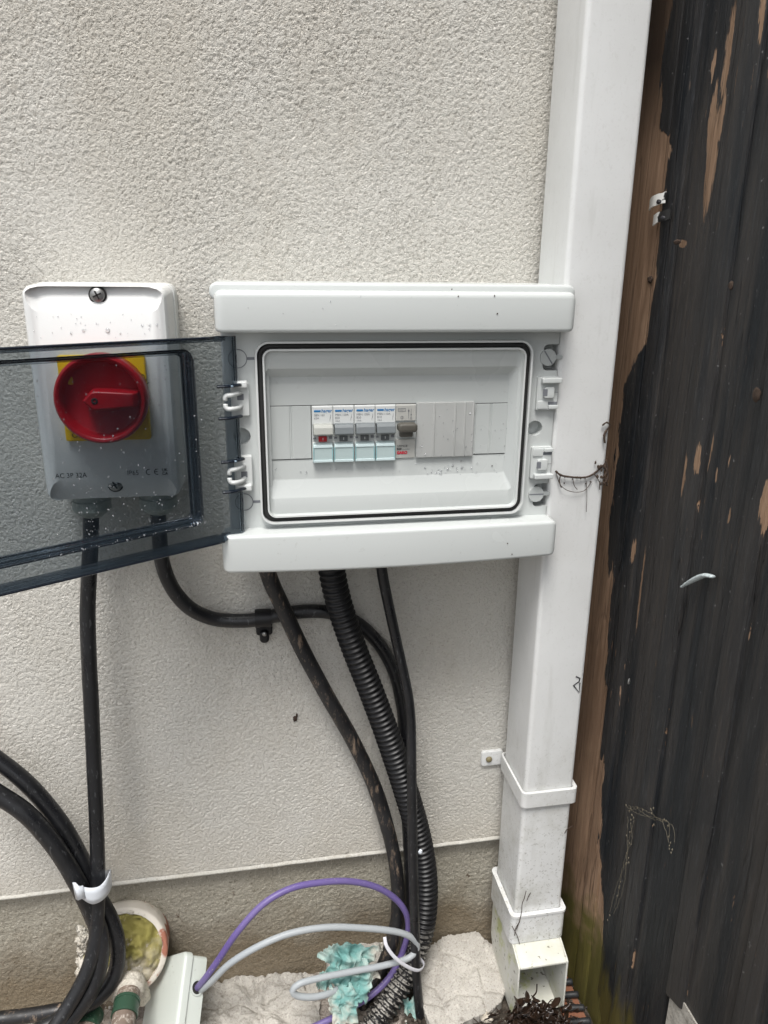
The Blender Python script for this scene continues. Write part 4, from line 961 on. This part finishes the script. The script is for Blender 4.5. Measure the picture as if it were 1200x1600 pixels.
# ------------------------------------------------------------------ cables
def cable(name, rows, r, mat, label, cat='cable', group=None, n=24, step=.004, flat=1.0, jit=0, rf=None, loc=None):
    p = pxpath(rows, step)
    f = rf or (lambda s: r * (1 + jit * noise.noise(Vector((s * 14, r * 900, 0)))))
    o = obj(name, tube(p, r, n, rf=f, flat=flat), mat, None, loc=p[-1]); tag(o, label, cat, group); return o
cable('power_cable', [(142, 800, -.034), (142, 840, -.034), (139, 900, -.033), (137, 960, -.033), (139, 1030, -.034), (143, 1110, -.037), (147, 1200, -.042), (151, 1290, -.050), (153, 1370, -.058), (152, 1420, -.064), (149, 1470, -.072), (135, 1520, -.082), (108, 1570, -.094), (70, 1625, -.11), (30, 1670, -.12)], .0070, M['cable'], 'thick black cable dropping straight from the left gland of the isolator', jit=.03)
cable('power_cable', [(-60, 1150, -.03), (0, 1190, -.034), (50, 1232, -.038), (96, 1288, -.042), (126, 1340, -.044), (150, 1395, -.046), (172, 1435, -.050), (184, 1475, -.055), (180, 1520, -.062), (155, 1556, -.070), (115, 1582, -.080), (60, 1610, -.088), (10, 1640, -.10)], .0079, M['cable'], 'upper black cable curving in from the left edge and looping under the white tape', jit=.04)
cable('power_cable', [(-60, 1208, -.05), (0, 1243, -.053), (45, 1275, -.056), (88, 1325, -.058), (120, 1378, -.060), (143, 1425, -.062), (157, 1465, -.068), (156, 1505, -.074), (143, 1545, -.082), (115, 1585, -.09), (80, 1620, -.10), (40, 1660, -.11)], .0084, M['cable'], 'lower black cable curving in from the left edge behind the white tape', jit=.04)
cable('buried_pipe', [(-60, 1600, -.03), (0, 1592, -.03), (50, 1586, -.03), (95, 1578, -.03), (140, 1570, -.028)], .0075, M['cable_dirty'], 'dust covered dark pipe lying along the ground at the bottom left corner', 'pipe')
cable('power_cable', [(247, 800, -.034), (249, 835, -.033), (254, 880, -.030), (270, 920, -.025), (298, 951, -.018), (335, 967, -.0105), (375, 970, -.0095), (408, 967, -.0095), (445, 959, -.0095), (485, 955, -.0095), (520, 958, -.0095), (560, 975, -.0095), (595, 1010, -.0095), (618, 1055, -.0098), (630, 1110, -.010), (634, 1180, -.0105), (636, 1260, -.0110), (640, 1340, -.012), (640, 1420, -.014), (630, 1500, -.02), (615, 1560, -.03)], .0069, M['cable'], 'black cable looping from the right gland through the wall clip to behind the conduit', jit=.02)
cable('armoured_cable', [(412, 870, -.045), (422, 905, -.040), (440, 945, -.034), (470, 1010, -.028), (510, 1085, -.022), (550, 1155, -.018), (582, 1222, -.016), (603, 1285, -.016), (617, 1345, -.018), (622, 1400, -.022), (618, 1450, -.028), (602, 1500, -.034), (580, 1545, -.040), (560, 1590, -.05)], .0077, M['cable_dirty'], 'mud scuffed black cable slanting from the left underside of the fuse box', jit=.05)
cpath = [(515, 862, -.045), (521, 905, -.042), (532, 950, -.038), (553, 1012, -.034), (580, 1080, -.031), (606, 1150, -.029), (630, 1222, -.028), (650, 1290, -.028), (662, 1350, -.029), (665, 1405, -.032), (659, 1455, -.038), (643, 1502, -.048), (618, 1550, -.062), (588, 1595, -.076), (555, 1640, -.09)]
PITCH = .0062
def corr(s):
    t = (s / PITCH) % 1.0; return (.0101 + .0012 * min(1, max(0, (s - .12) / .25))) + .0028 * (math.sin(math.pi * min(1, t / .62)) ** .55 if t < .62 else 0)
cable('corrugated_conduit', cpath, .012, M['conduit'], 'thick black corrugated conduit hanging from the middle of the fuse box', 'conduit', step=.00062, rf=corr, n=30)
cable('thin_cable', [(594, 868, -.040), (598, 900, -.038), (607, 945, -.037), (619, 1000, -.038), (630, 1050, -.041), (638, 1090, -.044), (642, 1130, -.047), (643, 1190, -.050), (644, 1260, -.053), (645, 1330, -.056), (647, 1400, -.060), (649, 1470, -.064), (652, 1540, -.068), (658, 1600, -.074), (666, 1650, -.08)], .0052, M['cable'], 'thin black cable falling in front of the corrugated conduit', jit=.03)
obj('paint_fleck', blob(at(657, 1331, -.0655), .0022, .001, .0030, 2, .4), M['whitetape'], bpy.data.objects['thin_cable'])
cable('purple_cable', [(JA[0], JA[1], JA[2] + .004), (JA[0], JA[1], JA[2]), (321, 1528, -.070), (341, 1500, -.075), (372, 1455, -.078), (412, 1412, -.070), (455, 1388, -.062), (500, 1379, -.056), (545, 1377, -.050), (585, 1385, -.045), (615, 1402, -.042), (633, 1424, -.042), (638, 1450, -.043), (630, 1485, -.045), (612, 1522, -.053), (585, 1551, -.064), (545, 1577, -.074), (500, 1600, -.083), (440, 1625, -.09)], .0034, M['purple'], 'purple data cable arching out of the grey junction box', n=16)
cable('grey_cable', [(JA[0] + 5, JA[1] + 4, JA[2] + .004), (JA[0] + 5, JA[1] + 4, JA[2]), (331, 1533, -.074), (360, 1505, -.082), (405, 1478, -.084), (455, 1458, -.080), (510, 1449, -.076), (565, 1450, -.072), (615, 1455, -.069), (642, 1464, -.067), (652, 1479, -.066), (640, 1496, -.068), (602, 1508, -.074), (550, 1518, -.080), (500, 1528, -.086), (468, 1537, -.090), (457, 1548, -.092), (465, 1556, -.093), (488, 1558, -.092), (512, 1553, -.088), (530, 1545, -.080)], .0034, M['greysheath'], 'pale grey cable looping from the junction box over the torn cloth', n=16)
pp = pxpath([(601, 1464, -.072), (604, 1478, -.077), (616, 1495, -.081), (634, 1509, -.082), (650, 1516, -.080), (659, 1514, -.076), (662, 1506, -.068), (655, 1497, -.055)], .0015)
o = obj('cable_tie', tube(pp, .0020, 8, flat=.35), M['ty'], None, loc=pp[0]); tag(o, 'pale nylon cable tie round the grey cable and conduit', 'cable tie')
# tape round the left bundle
tp_ = thing('cable_wrap', 'white plastic tape wrapped round the bundle of black cables on the left', 'tape', at(145, 1400, -.06))
rgs = []
A1 = [at(*q) for q in ((112, 1377, -.060), (114, 1381, -.072), (124, 1385, -.076), (139, 1388, -.077), (154, 1386, -.0755), (165, 1376, -.070), (171, 1364, -.060), (173, 1358, -.046), (160, 1362, -.036), (130, 1370, -.036))]
A2 = [at(*q) for q in ((124, 1401, -.060), (125, 1402, -.072), (133, 1408, -.076), (144, 1413, -.077), (155, 1410, -.0755), (167, 1400, -.070), (174, 1387, -.060), (174, 1380, -.046), (160, 1385, -.036), (135, 1393, -.036))]
S1 = spline(A1 + [A1[0]], .0015); S2 = []
n1 = len(A1)
def resample(pts, m):
    P = spline(pts, .001); L = [0]
    for i in range(1, len(P)): L.append(L[-1] + (P[i] - P[i - 1]).length)
    out = []
    for q in range(m):
        t = L[-1] * q / (m - 1); i = max(1, next((i for i, l in enumerate(L) if l >= t - 1e-9), len(L) - 1)); f = (t - L[i - 1]) / max(1e-9, L[i] - L[i - 1]); out.append(P[i - 1].lerp(P[i], f))
    return out
m = 60; B1 = resample(A1 + [A1[0]], m); B2 = resample(A2 + [A2[0]], m)
V = []; F = []
for q in range(m):
    for t in (0, .33, .66, 1): 
        p = B1[q].lerp(B2[q], t); p.y -= .0006 * math.sin(t * 3.14) + .0003 * noise.noise(p * 150); V.append(p)
for q in range(m - 1):
    for j in range(3): F.append((q * 4 + j, q * 4 + j + 1, q * 4 + 5 + j, q * 4 + 4 + j))
t_ = obj('band', (V, F), M['whitetape'], tp_); md = t_.modifiers.new('s', 'SOLIDIFY'); md.thickness = .0008
V = []; F = []
for q, (a, b) in enumerate((((113, 1379), (118, 1405)), ((117, 1380), (122, 1407)), ((124, 1386), (127, 1405)), ((130, 1384), (134, 1404)))):
    dy = (-.074, -.078, -.0785, -.0775)[q]; V += [at(*a, dy), at(*b, dy)]
for q in range(3): F.append((q * 2, q * 2 + 1, q * 2 + 3, q * 2 + 2))
t_ = obj('loose_tab', (V, F), M['whitetape'], tp_); md = t_.modifiers.new('s', 'SOLIDIFY'); md.thickness = .0010
# wall clip
c = at(411, 966, -.0095); cl = thing('cable_clip', 'black plastic saddle clip screwed to the wall over the looping cable', 'clip', c)
ring = [];  n = 26
V = []; F = []
for (xo, _) in ((-.0078, 0), (.0078, 0)):
    for rr in (.0071, .0092):
        for j in range(n): a = 2 * math.pi * j / n; V.append((c.x + xo - .18 * rr * math.sin(a) * 0, c.y + rr * math.cos(a), c.z + rr * math.sin(a)))
for j in range(n):
    k2 = (j + 1) % n; F += [(j, k2, n + k2, n + j), (2 * n + j, 3 * n + j, 3 * n + k2, 2 * n + k2), (n + j, n + k2, 3 * n + k2, 3 * n + j), (j, 2 * n + j, 2 * n + k2, k2)]
obj('saddle', (V, F), M['conduit'], cl, auto=45)
obj('foot', join(slab(c.x - .0072, c.x + .0088, c.z - .0195, c.z - .0060, .001, -.0085, .003, .0015), slab(c.x - .0040, c.x + .0052, c.z - .0262, c.z - .0130, .0, -.0130, .004, .0025)), M['conduit'], cl, auto=40)
obj('screw', lathe([(.0022, -.0125), (.0022, -.0136), (.0002, -.0139)], (c.x + .0008, c.z - .0155), 16), M['steel'], cl)

# ------------------------------------------------------------------ clay drain collar with moss
cc = at(195, 1482, -.022)
dr = thing('clay_drain_pipe', 'lime streaked clay pipe end plugged with mossy mortar at the wall foot', 'drain pipe', (cc.x, -.02, cc.z))
n = 64; ax = Vector((.05, -.86, .42)).normalized(); s1 = Vector((1, 0, 0)); s1 = (s1 - ax * s1.dot(ax)).normalized(); s2 = ax.cross(s1)
def ringp(r, d, jit=0, sy=1.0): return [cc + ax * d + s1 * (r * math.cos(2 * math.pi * j / n) * (1 + jit * noise.noise(Vector((j * .5, r * 90, 0))))) + s2 * (sy * r * math.sin(2 * math.pi * j / n) * (1 + jit * noise.noise(Vector((j * .5, r * 90, 7))))) for j in range(n)]
obj('collar', loft([ringp(.0445, -.045), ringp(.0455, -.010), ringp(.0455, .010, .01), ringp(.0440, .0125, .02), ringp(.0395, .0125, .03), ringp(.0385, .002)], False, False), M['clay'], dr, auto=60)
V = []; F = []; nr = 26
for i in range(nr + 1):
    rr = .0402 * i / nr
    for j in range(n):
        a = 2 * math.pi * j / n; p = cc + s1 * (rr * math.cos(a)) + s2 * (rr * math.sin(a)) + ax * (.013 * (1 - (i / nr) ** 2) + .0085)
        p = p + ax * (.0075 * noise.fractal(p * 75, .8, 2, 4) + .003 * noise.noise(p * 260)); V.append(p)
for i in range(nr):
    for j in range(n): F.append((i * n + j, i * n + (j + 1) % n, (i + 1) * n + (j + 1) % n, (i + 1) * n + j))
obj('mossy_plug', (V, F), M['moss'], dr)
vf = []
for q in range(26):
    a = random.uniform(0, 6.28); p = cc + s1 * (.0405 * math.cos(a)) + s2 * (.0405 * math.sin(a)) + ax * .011; s = random.uniform(.0014, .0035); vf.append(blob(p, s, s * .7, s, q, .5, sub=2))
obj('rim_crumbs', join(*vf), M['mortar'], dr); vf = []
for q in range(26):
    p = at(130 + (q % 5 - 2) * 2.2, 1452 + q * 3.4, -.032); s = random.uniform(.003, .0055); vf.append(blob(p, s, s * .7, s * 1.2, q, .9, 2.6, sub=3))
obj('mortar_crumbs', join(*vf), M['mortar'], dr)
# mortar cone down to the two pipes
p1 = at(192, 1520, -.045)
obj('mortar_fillet', join(blob(at(196, 1535, -.045), .019, .018, .022, 4, .3, sub=4), blob(at(150, 1550, -.05), .016, .014, .014, 6, .3, sub=4), blob(at(215, 1552, -.052), .012, .012, .014, 9, .3, sub=4)), M['mortar'], dr)
for i, (rows, lab) in enumerate((([(203, 1535, -.055), (201, 1552, -.068), (196, 1578, -.086), (190, 1610, -.105), (184, 1640, -.12)], 'dusty brown stub pipe with a green band, right of the pair by the drain'),
                                 ([(150, 1560, -.05), (144, 1578, -.064), (136, 1602, -.082), (128, 1635, -.10)], 'dusty brown stub pipe with a green band, left of the pair by the drain'))):
    p = pxpath(rows, .003); rad = .0115 if i == 0 else .0118
    t = thing('stub_pipe', lab, 'pipe', p[-1], 'pair of banded stub pipes'); obj('pipe', tube(p, rad, 28, rf=lambda s: rad * (1 + .03 * noise.noise(Vector((s * 90, 1, 0))))), M['pipe_br'], t)
    k1 = int(len(p) * (.36 if i == 0 else .40)); k2 = k1 + 6
    obj('green_band', join(tube(p[k1:k2], rad, 28, rf=lambda s: rad * 1.08), tube(p[k1:k1 + 2], rad * 1.14, 28), tube(p[k2 - 2:k2], rad * 1.14, 28)), M['green'], t, auto=40)
    if i == 0:
        pc = p[0]; obj('cement_cuff', tube(p[:5], rad * 1.3, 28, rf=lambda s: rad * (1.38 - s * 9)), M['mortar'], t)

# ------------------------------------------------------------------ mortar lumps, slab, debris
def chunk(poly, ztop, thick, seed, name, label, mat, cat='mortar', tilt=(0, 0), res=.0022, rough=.0016):
    """poly: list of (x, y) outline; flat broken piece with a rough top"""
    P = [Vector((x, y, 0)) for x, y in poly]; sp_ = []
    for q_ in range(len(P)):
        a_, b_ = P[q_], P[(q_ + 1) % len(P)]; m_ = max(2, int((b_ - a_).length / .0016)); sp_ += [a_.lerp(b_, i_ / m_) for i_ in range(m_)]
    n = len(sp_); cx = sum(p.x for p in sp_) / n; cy = sum(p.y for p in sp_) / n
    cen = Vector((cx, cy, 0)); V = []; F = []; nr = 22
    for i in range(nr + 1):
        for j, p in enumerate(sp_):
            w = i / nr; q = cen.lerp(p, w)
            e = max(0, (w - .9) / .1); q = q + (p - cen).normalized() * ((.0022 * noise.noise(Vector((j * .22, seed, 0))) + .0016 * noise.noise(Vector((j * .7, seed, 4)))) * w)
            z = ztop + tilt[0] * (q.x - cx) + tilt[1] * (q.y - cy) + rough * noise.fractal(q * 45 + Vector((seed, 0, 0)), .8, 2, 4) + .0007 * noise.noise(q * 330) - .0012 * e * e - .0030 * max(0, 1 - (lambda d_: (d_[1] - d_[0]) * 9)(noise.voronoi(q * 24 + Vector((seed, seed, 0)))[0]))
            V.append((q.x, q.y, z))
    for i in range(nr):
        for j in range(n): F.append((i * n + j, i * n + (j + 1) % n, (i + 1) * n + (j + 1) % n, (i + 1) * n + j))
    b = len(V)
    for dz in (.35, .7, 1):
        for j in range(n):
            x, y, z = V[nr * n + j]; d = (Vector((x, y, 0)) - cen).normalized(); k_ = .003 * noise.noise(Vector((j * .2, dz * 3, seed))) - .002 * dz; V.append((x + d.x * k_, y + d.y * k_, z - thick * dz))
    for q in range(3):
        for j in range(n):
            a = b + (q - 1) * n if q else nr * n; F.append((a + j, a + (j + 1) % n, b + q * n + (j + 1) % n, b + q * n + j))
    F.append(tuple(b + 2 * n + j for j in range(n)))
    o = obj(name, (V, F), mat, None, loc=(cx, cy, ztop - thick), auto=35); tag(o, label, cat); return o
def gxy(px, py, Z):
    d = CF + CR * ((px - 600) / FPX) - CU * ((py - 800) / FPX); p = CP + d * ((Z - CP.z) / d.z); return (p.x, p.y)
chunk([gxy(*q, -.632) for q in ((664, 1492), (700, 1476), (744, 1470), (768, 1484), (780, 1515), (790, 1545), (782, 1562), (760, 1575), (738, 1583), (715, 1592), (690, 1600), (672, 1592), (656, 1560), (652, 1520))], -.628, .022, 3, 'mortar_slab', 'flat pale broken mortar slab leaning between the conduit and the downpipe', M['conc'], tilt=(0, .25))
chunk([gxy(*q, -.640) for q in ((322, 1540), (360, 1532), (410, 1526), (455, 1522), (492, 1530), (500, 1560), (498, 1610), (420, 1640), (330, 1640), (310, 1590))], -.639, .02, 8, 'mortar_spill', 'crusty pinkish mortar spill on the ground right of the junction box', M['conc'], rough=.005, tilt=(0, .1))
chunk([gxy(*q, -.635) for q in ((505, 1480), (540, 1462), (590, 1462), (606, 1480), (600, 1520), (560, 1545), (515, 1530))], -.622, .024, 15, 'mortar_lump', 'pinkish mortar lump under the torn teal cloth', M['conc'], rough=.006, tilt=(0, .35))
for i, (a, b, s, lab) in enumerate(((762, 1590, .007, 'small white stone chip at the lower edge of the mortar slab'), (545, 1580, .012, 'tan stone beneath the purple cable beside the corrugated conduit'))):
    x, y = gxy(a, b, GZ + .004); o = obj('stone_chip', blob((x, y, GZ + .004), s, s * .8, s * .6, i + 4, .45, sub=3), M['mortar'], None, loc=(x, y, GZ)); tag(o, lab, 'stone')
vf = []
for q in range(420):
    px_, py_ = random.uniform(560, 930), random.uniform(1500, 1640)
    x, y = gxy(px_, py_, GZ); y = min(y, -.004)
    s = random.choice((.0012, .0016, .002, .003, .004)); vf.append(blob((x, y, GZ + s * .3), s, s, s * .7, q, .5, sub=1))
o = obj('soil_crumbs', join(*vf), M['soil'], None, loc=(.25, -.08, GZ), smooth=False); tag(o, 'dark damp soil crumbs scattered round the downpipe outlet', 'soil', kind='stuff')
vf = []
for q in range(420):
    px_, py_ = random.uniform(-20, 640), random.uniform(1500, 1640)
    x, y = gxy(px_, py_, GZ); y = min(y, -.004); s = random.choice((.0008, .001, .0015, .0022)); vf.append(blob((x, y, GZ + s * .4), s, s, s * .7, q, .5, sub=1))
o = obj('mortar_grit', join(*vf), M['conc'], None, loc=(.0, -.08, GZ), smooth=False); tag(o, 'pale grit and mortar crumbs along the foot of the wall', 'grit', kind='stuff')
# wet leaves in front of the shoe
LV, LF = [], []
for q in range(250):
    t = random.random(); px_ = random.gauss(834, 28); py_ = 1585 + random.gauss(0, 13) + abs(px_ - 838) * .3
    base = at(px_, py_, -.108 - random.random() * .012); L = random.uniform(.008, .019); wd = L * random.uniform(.35, .6)
    ax_ = Vector((random.uniform(-1, 1), random.uniform(-.6, .4), random.uniform(-.3, 1))).normalized(); sd_ = ax_.cross(Vector((random.uniform(-1, 1), random.uniform(-1, 1), random.uniform(-1, 1)))).normalized(); nn = ax_.cross(sd_); cu_ = random.uniform(-.5, .9)
    n0 = len(LV); ns = 6
    for i in range(ns + 1):
        s = i / ns; w = wd * math.sin(math.pi * (.08 + .88 * s)) * .5
        for j in (-1, -.4, .4, 1):
            p = base + ax_ * ((s - .5) * L) + sd_ * (w * j * (1 + .3 * noise.noise(Vector((q, s * 5, j))))) + nn * (cu_ * L * (s - .5) ** 2 + .35 * w * abs(j) + .001 * noise.noise(Vector((q, s * 9, j * 3)))); p.z = max(p.z, GZ); LV.append(p)
    for i in range(ns):
        for j in range(3): LF.append((n0 + i * 4 + j, n0 + i * 4 + j + 1, n0 + i * 4 + 5 + j, n0 + i * 4 + 4 + j))
LF2 = join((LV, LF), tube(spline([at(832, 1558, -.107), at(838, 1550, -.107), at(839, 1538, -.107)], .001), .0008, 6))
mb = blob(at(838, 1612, -.112), .034, .012, .014, 5, .4, sub=4)
o = obj('wet_leaf_litter', LF2, M['leaf'], None, loc=at(838, 1600, -.112)); md = o.modifiers.new('s', 'SOLIDIFY'); md.thickness = .0004; tag(o, 'clump of wet black dead leaves choking the downpipe outlet', 'leaves', kind='stuff')
o = obj('silt_mound', mb, M['soil'], None, loc=at(838, 1600, -.112)); tag(o, 'dark silt mound under the leaves at the downpipe outlet', 'soil', kind='stuff')
# gully grate between pipe and fence
gr = thing('gully_grate', 'black bar drain grate over red clay between downpipe and fence', 'drain grate', (.315, -.10, GZ))
obj('clay_rim', box(.3045, .3285, -.20, -.012, GZ - .004, GZ + .0015), M['brick'], gr, smooth=False)
for i in range(9):
    y = -.030 - i * .0165
    obj('bar', tube([Vector((.3045 + .0245 * t, y - .003 * t, GZ + .0065 + .0008 * noise.noise(Vector((i, t * 3, 0))))) for t in np.linspace(0, 1, 12)], .0036, 12), M['iron'], gr)
# ------------------------------------------------------------------ torn teal cloth
def crumple(c00, c10, c11, c01, seed, amp=.0065, nu=46, nv=46, ragged=.22):
    A, B, Cc, D = [at(*q) for q in (c00, c10, c11, c01)]; V = []; F = []; N = (B - A).cross(D - A).normalized()
    if N.y > 0: N = -N
    sz = (B - A).length; keep_ = {}
    for j in range(nv + 1):
        for i in range(nu + 1):
            u, v = i / nu, j / nv; p = A.lerp(B, u).lerp(D.lerp(Cc, u), v); q = p * 55 + Vector((seed * 3, seed, 0))
            w1 = noise.noise(q * .8); w2 = noise.noise(q * .8 + Vector((9, 2, 4)))
            r1 = 1 - abs(noise.noise(q + Vector((w1, w2, 0)) * 1.2)) * 2.6; r2 = 1 - abs(noise.noise(q * 2.3 + Vector((w2, 1, w1)) * 1.5)) * 2.4
            p = p + N * (amp * (r1 * .9 + r2 * .45)) + (B - A).normalized() * (w1 * .006 + .002 * noise.noise(q * 3)) + Vector((0, 0, w2 * .006 + .002 * noise.noise(q * 3.3)))
            V.append(p); e = min(u, 1 - u, v, 1 - v); keep_[(i, j)] = e + ragged * noise.noise(Vector((u * 5 + seed, v * 5, seed))) > .03 or e > .25
    m = nu + 1
    for j in range(nv):
        for i in range(nu):
            if keep_[(i, j)] and keep_[(i + 1, j + 1)]: F.append((j * m + i, j * m + i + 1, (j + 1) * m + i + 1, (j + 1) * m + i))
    us_ = sorted({i for f in F for i in f}); mp_ = {o_: n_ for n_, o_ in enumerate(us_)}
    return [V[i] for i in us_], [tuple(mp_[i] for i in f) for f in F]
for nm, args, lab in (('torn_cloth', [((500, 1468, -.052), (596, 1476, -.050), (592, 1548, -.078), (492, 1545, -.078), 1), ((508, 1536, -.082), (556, 1532, -.080), (560, 1600, -.098), (516, 1608, -.10), 4, .005, 30, 46, .3), ((552, 1500, -.070), (592, 1500, -.066), (572, 1568, -.088), (542, 1560, -.088), 7, .005, 26, 40, .25)], 'crumpled torn teal cloth caked with mortar behind the grey cable'),
                      ('cloth_scrap', [((628, 1558, -.060), (650, 1556, -.056), (652, 1600, -.074), (630, 1604, -.078), 9, .004, 20, 26, .3)], 'small teal cloth scrap between the conduit end and the mortar slab')):
    o = obj(nm, join(*[crumple(*a_) for a_ in args]), M['cloth'], None, loc=at(545, 1560, -.07)); md = o.modifiers.new('s', 'SOLIDIFY'); md.thickness = .0004; tag(o, lab, 'cloth')
# twigs in the debris
vf = []
for q in range(26):
    x, y = gxy(random.uniform(660, 900), random.uniform(1560, 1620), GZ + .003); y = min(y, -.01); a = random.uniform(0, 6.28); L = random.uniform(.006, .02)
    vf.append(tube([Vector((x, y, GZ + .003)), Vector((x + L * .5 * math.cos(a), y + L * .5 * math.sin(a), GZ + .006)), Vector((x + L * math.cos(a), y + L * math.sin(a), GZ + .004))], .0006, 5))
o = obj('twig_litter', join(*vf), M['root'], None, loc=(.27, -.1, GZ)); tag(o, 'fine dark twigs strewn over the soil by the outlet', 'twigs', kind='stuff')
